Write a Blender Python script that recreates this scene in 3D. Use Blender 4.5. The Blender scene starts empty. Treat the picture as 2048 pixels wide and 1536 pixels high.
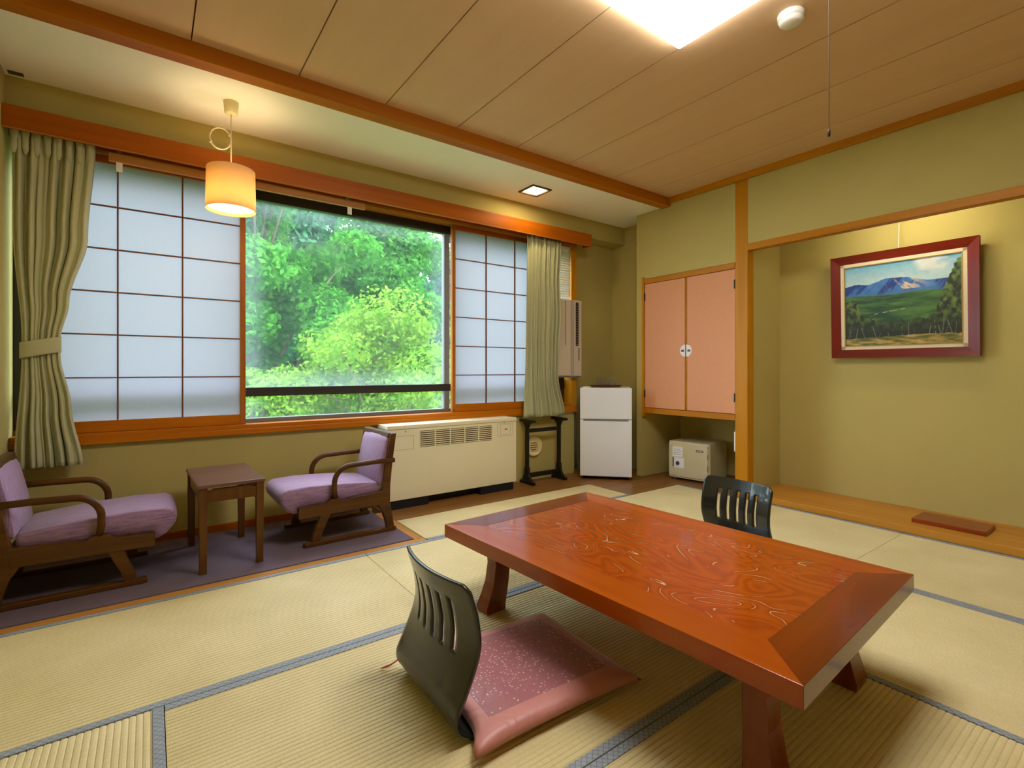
import bpy, bmesh, math, random
import numpy as np
from mathutils import Vector, Matrix

sc = bpy.context.scene
COL = sc.collection
random.seed(7)
RNG = np.random.default_rng(11)
PI = math.pi

# ------------------------------------------------------------------ camera
YAW = math.atan(724 / 993.7)
cam = bpy.data.cameras.new('camera')
cam.sensor_fit = 'HORIZONTAL'
cam.sensor_width = 36.0
cam.lens = 36.0 * 993.7 / 2048
cam.shift_y = -28.0 / 2048
cam.clip_start = 0.02
camo = bpy.data.objects.new('camera', cam)
COL.objects.link(camo)
camo.location = (0, 0, 1.0)
camo.rotation_euler = (PI / 2, 0, -YAW)
sc.camera = camo

# ------------------------------------------------------------------ world, sun, exposure
SKY = 7.5
SUN = 3.0
world = bpy.data.worlds.new('sky')
sc.world = world
world.use_nodes = True
wn = world.node_tree
wn.nodes.clear()
w_out = wn.nodes.new('ShaderNodeOutputWorld')
w_bg = wn.nodes.new('ShaderNodeBackground')
w_bg.inputs['Color'].default_value = (0.74, 0.86, 1.0, 1)
w_bg.inputs['Strength'].default_value = SKY
wn.links.new(w_bg.outputs[0], w_out.inputs[0])

sun = bpy.data.lights.new('sun', 'SUN')
sun.energy = SUN
sun.angle = math.radians(20)
sun.color = (1.0, 0.97, 0.9)
suno = bpy.data.objects.new('sun', sun)
COL.objects.link(suno)
suno.rotation_euler = (math.radians(38), 0, math.radians(-20))   # high, from behind the house

vs = sc.view_settings
vs.view_transform = 'Standard'
vs.look = 'None'
vs.gamma = 1.0
vs.use_curve_mapping = False
vs.exposure = 0.5
LAMP = 12.5        # ceiling panel radiance
PEND = 6.5        # pendant bulb watts
DOWN = 55.0       # downlight watts
TOKO = 40.0       # tube light above the alcove


# ------------------------------------------------------------------ helpers
def lin(c):
    return tuple(((v / 12.92) if v <= 0.04045 else ((v + 0.055) / 1.055) ** 2.4) for v in (x / 255 for x in c))


def nd(nt, t, **kw):
    n = nt.nodes.new(t)
    for k, v in kw.items():
        setattr(n, k, v)
    return n


def new_mat(name):
    m = bpy.data.materials.new(name)
    m.use_nodes = True
    b = m.node_tree.nodes['Principled BSDF']
    return m, m.node_tree, b


def mat(name, c, rough=0.6, spec=0.4, var=0.08, vscale=6.0, bump=0.0, bscale=80.0, metal=0.0, coat=0.0, sheen=0.0, stretch=(1, 1, 1)):
    m, nt, b = new_mat(name)
    c = lin(c)
    tc = nd(nt, 'ShaderNodeTexCoord')
    mp = nd(nt, 'ShaderNodeMapping')
    mp.inputs['Scale'].default_value = stretch
    nt.links.new(tc.outputs['Object'], mp.inputs[0])
    no = nd(nt, 'ShaderNodeTexNoise')
    no.inputs['Scale'].default_value = vscale
    no.inputs['Detail'].default_value = 3
    nt.links.new(mp.outputs[0], no.inputs['Vector'])
    mx = nd(nt, 'ShaderNodeMix', data_type='RGBA')
    mx.inputs[6].default_value = (*[v * (1 - var) for v in c], 1)
    mx.inputs[7].default_value = (*[min(1, v * (1 + var)) for v in c], 1)
    nt.links.new(no.outputs[0], mx.inputs[0])
    nt.links.new(mx.outputs[2], b.inputs['Base Color'])
    b.inputs['Roughness'].default_value = rough
    b.inputs['Specular IOR Level'].default_value = spec
    b.inputs['Metallic'].default_value = metal
    b.inputs['Coat Weight'].default_value = coat
    b.inputs['Sheen Weight'].default_value = sheen
    if bump:
        n2 = nd(nt, 'ShaderNodeTexNoise')
        n2.inputs['Scale'].default_value = bscale
        n2.inputs['Detail'].default_value = 4
        nt.links.new(mp.outputs[0], n2.inputs['Vector'])
        bp = nd(nt, 'ShaderNodeBump')
        bp.inputs['Strength'].default_value = bump
        bp.inputs['Distance'].default_value = 0.004
        nt.links.new(n2.outputs[0], bp.inputs['Height'])
        nt.links.new(bp.outputs[0], b.inputs['Normal'])
    return m


def wood(name, c1, c2, axis=0, rough=0.4, scale=14.0, coat=0.0, along=0.06, spec=0.22, contrast=(0.35, 0.7)):
    m, nt, b = new_mat(name)
    tc = nd(nt, 'ShaderNodeTexCoord')
    mp = nd(nt, 'ShaderNodeMapping')
    s = [1.0, 1.0, 1.0]
    s[axis] = along
    mp.inputs['Scale'].default_value = s
    nt.links.new(tc.outputs['Object'], mp.inputs[0])
    no = nd(nt, 'ShaderNodeTexNoise')
    no.inputs['Scale'].default_value = scale
    no.inputs['Detail'].default_value = 6
    no.inputs['Distortion'].default_value = 0.6
    nt.links.new(mp.outputs[0], no.inputs['Vector'])
    rp = nd(nt, 'ShaderNodeValToRGB')
    rp.color_ramp.elements[0].position = contrast[0]
    rp.color_ramp.elements[1].position = contrast[1]
    rp.color_ramp.elements[0].color = (*lin(c1), 1)
    rp.color_ramp.elements[1].color = (*lin(c2), 1)
    nt.links.new(no.outputs[0], rp.inputs[0])
    nt.links.new(rp.outputs[0], b.inputs['Base Color'])
    b.inputs['Roughness'].default_value = rough
    b.inputs['Specular IOR Level'].default_value = spec
    b.inputs['Coat Weight'].default_value = coat
    b.inputs['Coat Roughness'].default_value = 0.12
    return m


class MB:
    """collects faces, then becomes ONE mesh object"""
    def __init__(self):
        self.v = []
        self.f = []

    def add(self, vs_, fs_):
        o = len(self.v)
        self.v += [tuple(p) for p in vs_]
        self.f += [tuple(i + o for i in f) for f in fs_]
        return self

    def box(self, x0, x1, y0, y1, z0, z1):
        return self.add([(x0, y0, z0), (x1, y0, z0), (x1, y1, z0), (x0, y1, z0),
                         (x0, y0, z1), (x1, y0, z1), (x1, y1, z1), (x0, y1, z1)],
                        [(0, 3, 2, 1), (4, 5, 6, 7), (0, 1, 5, 4), (1, 2, 6, 5), (2, 3, 7, 6), (3, 0, 4, 7)])

    def loft(self, rings, closed_ends=True, closed=True):
        n = len(rings[0])
        o = len(self.v)
        for r in rings:
            self.v += [tuple(p) for p in r]
        for i in range(len(rings) - 1):
            for j in range(n if closed else n - 1):
                a = o + i * n + j
                b = o + i * n + (j + 1) % n
                self.f.append((a, b, b + n, a + n))
        if closed_ends and closed:
            self.f.append(tuple(o + j for j in reversed(range(n))))
            self.f.append(tuple(o + (len(rings) - 1) * n + j for j in range(n)))
        return self

    def prism(self, poly, axis, a, b):
        """poly: 2D points; axis 0: (y,z), 1: (x,z), 2: (x,y)"""
        def p3(p, t):
            return [(t, p[0], p[1]), (p[0], t, p[1]), (p[0], p[1], t)][axis]
        return self.loft([[p3(p, a) for p in poly], [p3(p, b) for p in poly]])

    def lathe(self, prof, cx=0, cy=0, n=24, caps=True):
        """prof: (r, z) pairs"""
        rings = [[(cx + r * math.cos(2 * PI * k / n), cy + r * math.sin(2 * PI * k / n), z) for k in range(n)] for r, z in prof]
        return self.loft(rings, caps)

    def tube(self, pts, r, n=8, sx=1.0, closed=False):
        pts = [Vector(p) for p in pts]
        rings = []
        up = None
        m = len(pts)
        for i in range(m):
            if closed:
                t = pts[(i + 1) % m] - pts[i - 1]
            else:
                t = pts[min(i + 1, m - 1)] - pts[max(i - 1, 0)]
            t.normalize()
            if up is None:
                up = Vector((0, 0, 1)) if abs(t.z) < 0.9 else Vector((0, 1, 0))
            s = t.cross(up)
            if s.length < 1e-6:
                s = t.cross(Vector((1, 0, 0)))
            s.normalize()
            up = s.cross(t).normalized()
            rr = r[i] if isinstance(r, (list, tuple)) else r
            rings.append([pts[i] + s * math.cos(2 * PI * k / n) * rr * sx + up * math.sin(2 * PI * k / n) * rr for k in range(n)])
        if closed:
            rings.append(rings[0])
        return self.loft(rings, not closed)

    def grid(self, fn, nu, nv):
        o = len(self.v)
        for j in range(nv + 1):
            for i in range(nu + 1):
                self.v.append(tuple(fn(i / nu, j / nv)))
        for j in range(nv):
            for i in range(nu):
                a = o + j * (nu + 1) + i
                self.f.append((a, a + 1, a + nu + 2, a + nu + 1))
        return self

    def shift(self, d):
        self.v = [(p[0] - d[0], p[1] - d[1], p[2] - d[2]) for p in self.v]
        return self

    def build(self, name, m, parent=None, bevel=0.0, smooth=False, seg=2, world=False, solid=0.0, kind=None, label=None):
        if parent is not None and world:
            self.shift(parent.location)
        me = bpy.data.meshes.new(name)
        me.from_pydata(self.v, [], self.f)
        bm = bmesh.new()
        bm.from_mesh(me)
        bmesh.ops.recalc_face_normals(bm, faces=bm.faces)
        bm.to_mesh(me)
        bm.free()
        me.materials.append(m)
        o = bpy.data.objects.new(name, me)
        COL.objects.link(o)
        o.parent = parent
        if smooth:
            me.polygons.foreach_set('use_smooth', [True] * len(me.polygons))
        if solid:
            s = o.modifiers.new('thickness', 'SOLIDIFY')
            s.thickness = solid
            s.offset = 0
        if bevel:
            b = o.modifiers.new('bevel', 'BEVEL')
            b.width = bevel
            b.segments = seg
            b.limit_method = 'ANGLE'
            b.angle_limit = math.radians(35)
        if kind:
            o['kind'] = kind
        if label:
            o['label'] = label
        return o


def box(*a):
    return MB().box(*a)


def thing(name, label, cat, loc=(0, 0, 0), rz=0.0, group=None):
    o = bpy.data.objects.new(name, None)
    o.empty_display_size = 0.05
    COL.objects.link(o)
    o.location = loc
    o.rotation_euler = (0, 0, rz)
    o['label'] = label
    o['category'] = cat
    if group:
        o['group'] = group
    return o


def single(mb, name, m, label, cat, group=None, **kw):
    """a thing that is one mesh: origin at its base centre"""
    a = np.array(mb.v)
    c = ((a[:, 0].min() + a[:, 0].max()) / 2, (a[:, 1].min() + a[:, 1].max()) / 2, a[:, 2].min())
    mb.shift(c)
    o = mb.build(name, m, None, **kw)
    o.location = c
    o['label'] = label
    o['category'] = cat
    if group:
        o['group'] = group
    return o


def struct(mb, name, m, **kw):
    kw.setdefault('kind', 'structure')
    return mb.build(name, m, None, **kw)


def dup(src, parent, loc, name=None):
    c = src.copy()
    COL.objects.link(c)
    c.parent = parent
    c.location = loc
    return c


def arc(cx, cz, r, a0, a1, n):
    return [(cx + r * math.cos(a0 + (a1 - a0) * k / n), cz + r * math.sin(a0 + (a1 - a0) * k / n)) for k in range(n + 1)]


# ------------------------------------------------------------------ materials
m_wall = mat('wall_plaster', (190, 175, 108), 0.9, 0.15, 0.05, 3, 0.15, 220)
m_wall_dark = m_wall
m_ceil_alc = mat('ceiling_paint', (250, 247, 232), 0.9, 0.15, 0.03, 3)
m_board = wood('ceiling_board', (218, 182, 142), (224, 188, 148), axis=1, rough=0.55, scale=12, along=0.04)
m_gap = mat('ceiling_gap', (96, 52, 20), 0.8, 0.2, 0.1)
m_trim = wood('trim_cedar', (178, 112, 8), (196, 128, 14), axis=1, rough=0.45, scale=16)
m_trimx = wood('trim_cedar_long', (160, 80, 3), (182, 98, 6), axis=0, rough=0.4, scale=16)
m_beam = wood('beam_wood', (168, 96, 8), (190, 116, 14), axis=0, rough=0.45, scale=12)
m_post = wood('post_wood', (184, 122, 10), (200, 136, 16), axis=2, rough=0.45, scale=14)
m_sill = wood('sill_wood', (180, 100, 4), (200, 118, 10), axis=0, rough=0.4, scale=14)
m_shoji = wood('shoji_wood', (160, 94, 26), (184, 112, 38), axis=2, rough=0.5, scale=20)
m_muntin = mat('shoji_muntin', (120, 76, 46), 0.6, 0.3, 0.15, 20)
m_floorw = wood('floor_wood', (124, 84, 42), (150, 106, 56), axis=0, rough=0.35, scale=12)
m_thresh = wood('threshold_wood', (172, 118, 52), (194, 138, 68), axis=0, rough=0.4, scale=14)
m_thresy = wood('threshold_wood_y', (172, 118, 52), (194, 138, 68), axis=1, rough=0.4, scale=14)
m_tokow = wood('alcove_board', (188, 128, 44), (206, 146, 58), axis=1, rough=0.35, scale=10)
m_black = mat('black_lacquer', (22, 20, 18), 0.35, 0.4, 0.1)
m_blackmetal = mat('black_metal', (18, 17, 16), 0.5, 0.4, 0.05)
m_plinth = mat('black_plinth', (30, 32, 36), 0.6, 0.3, 0.05)
m_alu = mat('dark_aluminium', (42, 40, 40), 0.45, 0.5, 0.05)
m_alu2 = mat('grey_aluminium', (120, 124, 124), 0.5, 0.5, 0.05)
m_fcu = mat('cream_enamel', (236, 228, 196), 0.45, 0.4, 0.03)
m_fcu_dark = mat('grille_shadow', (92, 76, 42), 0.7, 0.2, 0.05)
m_groove = mat('panel_groove', (150, 138, 100), 0.7, 0.2, 0.02)
m_fridge = mat('white_enamel', (236, 240, 250), 0.35, 0.5, 0.02)
m_fridge_d = mat('grey_gasket', (120, 122, 128), 0.5, 0.3, 0.02)
m_safe = mat('safe_paint', (206, 196, 158), 0.5, 0.4, 0.04)
m_safe_d = mat('safe_line', (96, 88, 62), 0.6, 0.3, 0.04)
m_paperw = mat('white_paper', (236, 238, 244), 0.8, 0.2, 0.03)
m_white = mat('white_plastic', (238, 236, 226), 0.4, 0.4, 0.02)
m_cream = mat('cream_plastic', (236, 222, 168), 0.45, 0.4, 0.03)
m_ink = mat('dark_print', (60, 62, 66), 0.6, 0.3, 0.1)
m_ac = mat('ac_plastic', (206, 196, 180), 0.45, 0.4, 0.02)
m_door = mat('salmon_paper', (222, 160, 122), 0.85, 0.15, 0.04, 30, 0.1, 300)
m_chairw = wood('chair_wood', (72, 42, 14), (100, 62, 22), axis=0, rough=0.35, scale=18)
m_tablew = wood('side_table_wood', (80, 48, 16), (106, 66, 22), axis=2, rough=0.35, scale=18)
m_tabletop = wood('side_table_top', (96, 66, 56), (116, 82, 68), axis=0, rough=0.28, scale=14)
m_zaisu = mat('zaisu_lacquer', (22, 24, 22), 0.3, 0.5, 0.2, 10, coat=0.4)
m_leg = wood('low_table_leg', (110, 48, 16), (140, 64, 22), axis=2, rough=0.25, scale=14, coat=0.3)
m_lowborder_y = wood('low_table_border', (150, 62, 4), (174, 80, 8), axis=1, rough=0.22, scale=9, coat=0.5, along=0.05)
m_lowborder_x = wood('low_table_border_end', (100, 40, 4), (130, 54, 6), axis=0, rough=0.22, scale=9, coat=0.5, along=0.05)
m_block = wood('stand_block', (132, 56, 20), (158, 72, 26), axis=1, rough=0.3, scale=14, coat=0.3)
m_heri = None
m_carpet = mat('carpet_pile', (110, 96, 108), 0.95, 0.1, 0.22, 160, 0.5, 500)
m_tray = mat('tray_lacquer', (110, 44, 26), 0.35, 0.5, 0.1)
m_bark = wood('tree_bark', (70, 62, 50), (110, 98, 80), axis=2, rough=0.9, scale=8, along=0.2)
m_ground = mat('ground_grass', (86, 120, 50), 0.95, 0.1, 0.3, 2.0)
m_brass = mat('hinge_metal', (88, 62, 34), 0.4, 0.5, 0.05, metal=0.6)
m_rope = mat('tassel_thread', (206, 120, 104), 0.8, 0.2, 0.15, 60)
m_curtain = mat('curtain_cloth', (188, 188, 150), 0.85, 0.15, 0.05, 30, 0.2, 400, sheen=0.15)
m_cord = mat('cord_white', (232, 214, 176), 0.5, 0.3, 0.03)
m_sock = mat('dark_fitting', (52, 36, 28), 0.5, 0.3, 0.05)


def tatami_mat_():
    m, nt, b = new_mat('tatami_rush')
    tc = nd(nt, 'ShaderNodeTexCoord')
    mp = nd(nt, 'ShaderNodeMapping')
    mp.inputs['Scale'].default_value = (60, 6, 1)
    nt.links.new(tc.outputs['Object'], mp.inputs[0])
    no = nd(nt, 'ShaderNodeTexNoise')
    no.inputs['Scale'].default_value = 6
    no.inputs['Detail'].default_value = 5
    nt.links.new(mp.outputs[0], no.inputs['Vector'])
    big = nd(nt, 'ShaderNodeTexNoise')
    big.inputs['Scale'].default_value = 3
    nt.links.new(tc.outputs['Object'], big.inputs['Vector'])
    ad = nd(nt, 'ShaderNodeMath', operation='ADD')
    mu = nd(nt, 'ShaderNodeMath', operation='MULTIPLY')
    mu.inputs[1].default_value = 0.5
    nt.links.new(no.outputs[0], ad.inputs[0])
    nt.links.new(big.outputs[0], ad.inputs[1])
    nt.links.new(ad.outputs[0], mu.inputs[0])
    rp = nd(nt, 'ShaderNodeValToRGB')
    rp.color_ramp.elements[0].position = 0.30
    rp.color_ramp.elements[1].position = 0.70
    rp.color_ramp.elements[0].color = (*lin((202, 187, 134)), 1)
    rp.color_ramp.elements[1].color = (*lin((226, 212, 164)), 1)
    nt.links.new(mu.outputs[0], rp.inputs[0])
    nt.links.new(rp.outputs[0], b.inputs['Base Color'])
    b.inputs['Roughness'].default_value = 0.55
    b.inputs['Specular IOR Level'].default_value = 0.3
    return m


def heri_mat():
    m, nt, b = new_mat('tatami_border_cloth')
    tc = nd(nt, 'ShaderNodeTexCoord')
    mp = nd(nt, 'ShaderNodeMapping')
    mp.inputs['Rotation'].default_value = (0, 0, PI / 4)
    mp.inputs['Scale'].default_value = (70, 70, 1)
    nt.links.new(tc.outputs['Object'], mp.inputs[0])
    br = nd(nt, 'ShaderNodeTexBrick')
    br.inputs['Color1'].default_value = (*lin((150, 158, 166)), 1)
    br.inputs['Color2'].default_value = (*lin((142, 150, 158)), 1)
    br.inputs['Mortar'].default_value = (*lin((104, 112, 122)), 1)
    br.inputs['Scale'].default_value = 1.0
    br.inputs['Mortar Size'].default_value = 0.06
    br.inputs['Brick Width'].default_value = 1.0
    br.inputs['Row Height'].default_value = 1.0
    br.offset = 0.0
    nt.links.new(mp.outputs[0], br.inputs['Vector'])
    nt.links.new(br.outputs[0], b.inputs['Base Color'])
    b.inputs['Roughness'].default_value = 0.7
    return m


def fabric_purple(axis):
    """fine woven lines running along `axis`"""
    m, nt, b = new_mat('mauve_upholstery_%d' % axis)
    tc = nd(nt, 'ShaderNodeTexCoord')
    mp = nd(nt, 'ShaderNodeMapping')
    s = [120.0, 120.0, 120.0]
    s[axis] = 9.0
    mp.inputs['Scale'].default_value = s
    nt.links.new(tc.outputs['Object'], mp.inputs[0])
    no = nd(nt, 'ShaderNodeTexNoise')
    no.inputs['Scale'].default_value = 1.4
    no.inputs['Detail'].default_value = 3
    nt.links.new(mp.outputs[0], no.inputs['Vector'])
    wv = nd(nt, 'ShaderNodeTexWave')
    wv.bands_direction = 'Y'
    wv.inputs['Scale'].default_value = 26
    wv.inputs['Distortion'].default_value = 1.2
    wv.inputs['Detail Scale'].default_value = 3
    nt.links.new(tc.outputs['Object'], wv.inputs['Vector'])
    ad = nd(nt, 'ShaderNodeMix', data_type='FLOAT')
    ad.inputs[0].default_value = 0.25
    nt.links.new(no.outputs[0], ad.inputs[2])
    nt.links.new(wv.outputs['Fac'], ad.inputs[3])
    rp = nd(nt, 'ShaderNodeValToRGB')
    rp.color_ramp.elements[0].position = 0.25
    rp.color_ramp.elements[1].position = 0.7
    rp.color_ramp.elements[0].color = (*lin((122, 88, 124)), 1)
    rp.color_ramp.elements[1].color = (*lin((172, 138, 172)), 1)
    nt.links.new(ad.outputs[0], rp.inputs[0])
    nt.links.new(rp.outputs[0], b.inputs['Base Color'])
    b.inputs['Roughness'].default_value = 0.75
    b.inputs['Sheen Weight'].default_value = 0.25
    return m


def zabuton_mat():
    m, nt, b = new_mat('zabuton_satin')
    tc = nd(nt, 'ShaderNodeTexCoord')
    sx = nd(nt, 'ShaderNodeSeparateXYZ')
    nt.links.new(tc.outputs['Object'], sx.inputs[0])
    # centre field: |x|<.21 and |y|<.17
    def inside(out, c, h):
        a = nd(nt, 'ShaderNodeMath', operation='SUBTRACT')
        a.inputs[1].default_value = c
        nt.links.new(out, a.inputs[0])
        q = nd(nt, 'ShaderNodeMath', operation='ABSOLUTE')
        nt.links.new(a.outputs[0], q.inputs[0])
        l = nd(nt, 'ShaderNodeMath', operation='LESS_THAN')
        l.inputs[1].default_value = h
        nt.links.new(q.outputs[0], l.inputs[0])
        return l.outputs[0]
    ix = inside(sx.outputs[0], 0.0, 0.215)
    iy = inside(sx.outputs[1], 0.0, 0.18)
    both = nd(nt, 'ShaderNodeMath', operation='MULTIPLY')
    nt.links.new(ix, both.inputs[0])
    nt.links.new(iy, both.inputs[1])
    vo = nd(nt, 'ShaderNodeTexVoronoi')
    vo.inputs['Scale'].default_value = 80
    vo.inputs['Randomness'].default_value = 0.75
    nt.links.new(tc.outputs['Object'], vo.inputs['Vector'])
    dot = nd(nt, 'ShaderNodeMath', operation='LESS_THAN')
    dot.inputs[1].default_value = 0.23
    nt.links.new(vo.outputs['Distance'], dot.inputs[0])
    field = nd(nt, 'ShaderNodeMix', data_type='RGBA')
    field.inputs[6].default_value = (*lin((164, 102, 106)), 1)
    field.inputs[7].default_value = (*lin((226, 190, 190)), 1)
    nt.links.new(dot.outputs[0], field.inputs[0])
    fin = nd(nt, 'ShaderNodeMix', data_type='RGBA')
    fin.inputs[6].default_value = (*lin((198, 130, 124)), 1)
    nt.links.new(field.outputs[2], fin.inputs[7])
    nt.links.new(both.outputs[0], fin.inputs[0])
    nt.links.new(fin.outputs[2], b.inputs['Base Color'])
    b.inputs['Roughness'].default_value = 0.42
    b.inputs['Sheen Weight'].default_value = 0.2
    no = nd(nt, 'ShaderNodeTexNoise')
    no.inputs['Scale'].default_value = 14
    no.inputs['Distortion'].default_value = 1.5
    nt.links.new(tc.outputs['Object'], no.inputs['Vector'])
    bp = nd(nt, 'ShaderNodeBump')
    bp.inputs['Strength'].default_value = 0.35
    bp.inputs['Distance'].default_value = 0.012
    nt.links.new(no.outputs[0], bp.inputs['Height'])
    nt.links.new(bp.outputs[0], b.inputs['Normal'])
    return m


def carved_panel_mat():
    """red lacquered board with pale filler left in the carved grain"""
    m, nt, b = new_mat('low_table_panel')
    tc = nd(nt, 'ShaderNodeTexCoord')
    mp = nd(nt, 'ShaderNodeMapping')
    mp.inputs['Scale'].default_value = (1.9, 0.85, 1)
    mp.inputs['Location'].default_value = (0.37, 0.21, 0)
    nt.links.new(tc.outputs['Object'], mp.inputs[0])
    no = nd(nt, 'ShaderNodeTexNoise')
    no.inputs['Scale'].default_value = 2.4
    no.inputs['Detail'].default_value = 2.0
    no.inputs['Roughness'].default_value = 0.42
    no.inputs['Distortion'].default_value = 0.5
    nt.links.new(mp.outputs[0], no.inputs['Vector'])
    k = nd(nt, 'ShaderNodeMath', operation='MULTIPLY')
    k.inputs[1].default_value = 17.0
    nt.links.new(no.outputs[0], k.inputs[0])
    fr = nd(nt, 'ShaderNodeMath', operation='PINGPONG')
    fr.inputs[1].default_value = 0.5
    nt.links.new(k.outputs[0], fr.inputs[0])
    line = nd(nt, 'ShaderNodeMapRange')
    line.inputs[1].default_value = 0.008
    line.inputs[2].default_value = 0.035
    line.inputs[3].default_value = 1.0
    line.inputs[4].default_value = 0.0
    nt.links.new(fr.outputs[0], line.inputs[0])
    msk = nd(nt, 'ShaderNodeTexNoise')
    msk.inputs['Scale'].default_value = 9
    msk.inputs['Detail'].default_value = 4
    nt.links.new(tc.outputs['Object'], msk.inputs['Vector'])
    mr = nd(nt, 'ShaderNodeMapRange')
    mr.inputs[1].default_value = 0.52
    mr.inputs[2].default_value = 0.58
    nt.links.new(msk.outputs[0], mr.inputs[0])
    ml = nd(nt, 'ShaderNodeMath', operation='MULTIPLY')
    nt.links.new(line.outputs[0], ml.inputs[0])
    nt.links.new(mr.outputs[0], ml.inputs[1])
    ms = nd(nt, 'ShaderNodeMath', operation='MULTIPLY')
    ms.inputs[1].default_value = 0.75
    nt.links.new(ml.outputs[0], ms.inputs[0])
    g = nd(nt, 'ShaderNodeValToRGB')
    g.color_ramp.elements[0].position = 0.0
    g.color_ramp.elements[1].position = 0.5
    g.color_ramp.elements[0].color = (*lin((148, 54, 2)), 1)
    g.color_ramp.elements[1].color = (*lin((166, 70, 6)), 1)
    nt.links.new(fr.outputs[0], g.inputs[0])
    mx = nd(nt, 'ShaderNodeMix', data_type='RGBA')
    nt.links.new(ms.outputs[0], mx.inputs[0])
    nt.links.new(g.outputs[0], mx.inputs[6])
    mx.inputs[7].default_value = (*lin((232, 204, 168)), 1)
    nt.links.new(mx.outputs[2], b.inputs['Base Color'])
    bp = nd(nt, 'ShaderNodeBump')
    bp.inputs['Strength'].default_value = 0.12
    bp.inputs['Distance'].default_value = 0.001
    bp.invert = True
    nt.links.new(ml.outputs[0], bp.inputs['Height'])
    nt.links.new(bp.outputs[0], b.inputs['Normal'])
    b.inputs['Roughness'].default_value = 0.16
    b.inputs['Coat Weight'].default_value = 0.5
    b.inputs['Coat Roughness'].default_value = 0.08
    return m


def translucent(name, c, trans=0.6, rough=0.9, gl=0.0):
    m = bpy.data.materials.new(name)
    m.use_nodes = True
    nt = m.node_tree
    nt.nodes.clear()
    out = nd(nt, 'ShaderNodeOutputMaterial')
    d = nd(nt, 'ShaderNodeBsdfDiffuse')
    t = nd(nt, 'ShaderNodeBsdfTranslucent')
    d.inputs[0].default_value = (*lin(c), 1)
    t.inputs[0].default_value = (*lin(c), 1)
    mx = nd(nt, 'ShaderNodeMixShader')
    mx.inputs[0].default_value = trans
    nt.links.new(d.outputs[0], mx.inputs[1])
    nt.links.new(t.outputs[0], mx.inputs[2])
    nt.links.new(mx.outputs[0], out.inputs[0])
    tc = nd(nt, 'ShaderNodeTexCoord')
    no = nd(nt, 'ShaderNodeTexNoise')
    no.inputs['Scale'].default_value = 40
    no.inputs['Detail'].default_value = 4
    nt.links.new(tc.outputs['Object'], no.inputs['Vector'])
    cm = nd(nt, 'ShaderNodeMix', data_type='RGBA')
    c0 = lin(c)
    cm.inputs[6].default_value = (*[v * 0.96 for v in c0], 1)
    cm.inputs[7].default_value = (*c0, 1)
    nt.links.new(no.outputs[0], cm.inputs[0])
    nt.links.new(cm.outputs[2], d.inputs[0])
    nt.links.new(cm.outputs[2], t.inputs[0])
    return m


def leaf_mat(name, ca, cb, trans=0.45):
    m = bpy.data.materials.new(name)
    m.use_nodes = True
    nt = m.node_tree
    nt.nodes.clear()
    out = nd(nt, 'ShaderNodeOutputMaterial')
    d = nd(nt, 'ShaderNodeBsdfDiffuse')
    t = nd(nt, 'ShaderNodeBsdfTranslucent')
    mx = nd(nt, 'ShaderNodeMixShader')
    mx.inputs[0].default_value = trans
    nt.links.new(d.outputs[0], mx.inputs[1])
    nt.links.new(t.outputs[0], mx.inputs[2])
    nt.links.new(mx.outputs[0], out.inputs[0])
    tc = nd(nt, 'ShaderNodeTexCoord')
    no = nd(nt, 'ShaderNodeTexNoise')
    no.inputs['Scale'].default_value = 5.0
    no.inputs['Detail'].default_value = 6
    nt.links.new(tc.outputs['Object'], no.inputs['Vector'])
    rp = nd(nt, 'ShaderNodeValToRGB')
    rp.color_ramp.elements[0].position = 0.35
    rp.color_ramp.elements[1].position = 0.65
    rp.color_ramp.elements[0].color = (*lin(ca), 1)
    rp.color_ramp.elements[1].color = (*lin(cb), 1)
    nt.links.new(no.outputs[0], rp.inputs[0])
    nt.links.new(rp.outputs[0], d.inputs[0])
    nt.links.new(rp.outputs[0], t.inputs[0])
    return m


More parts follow.
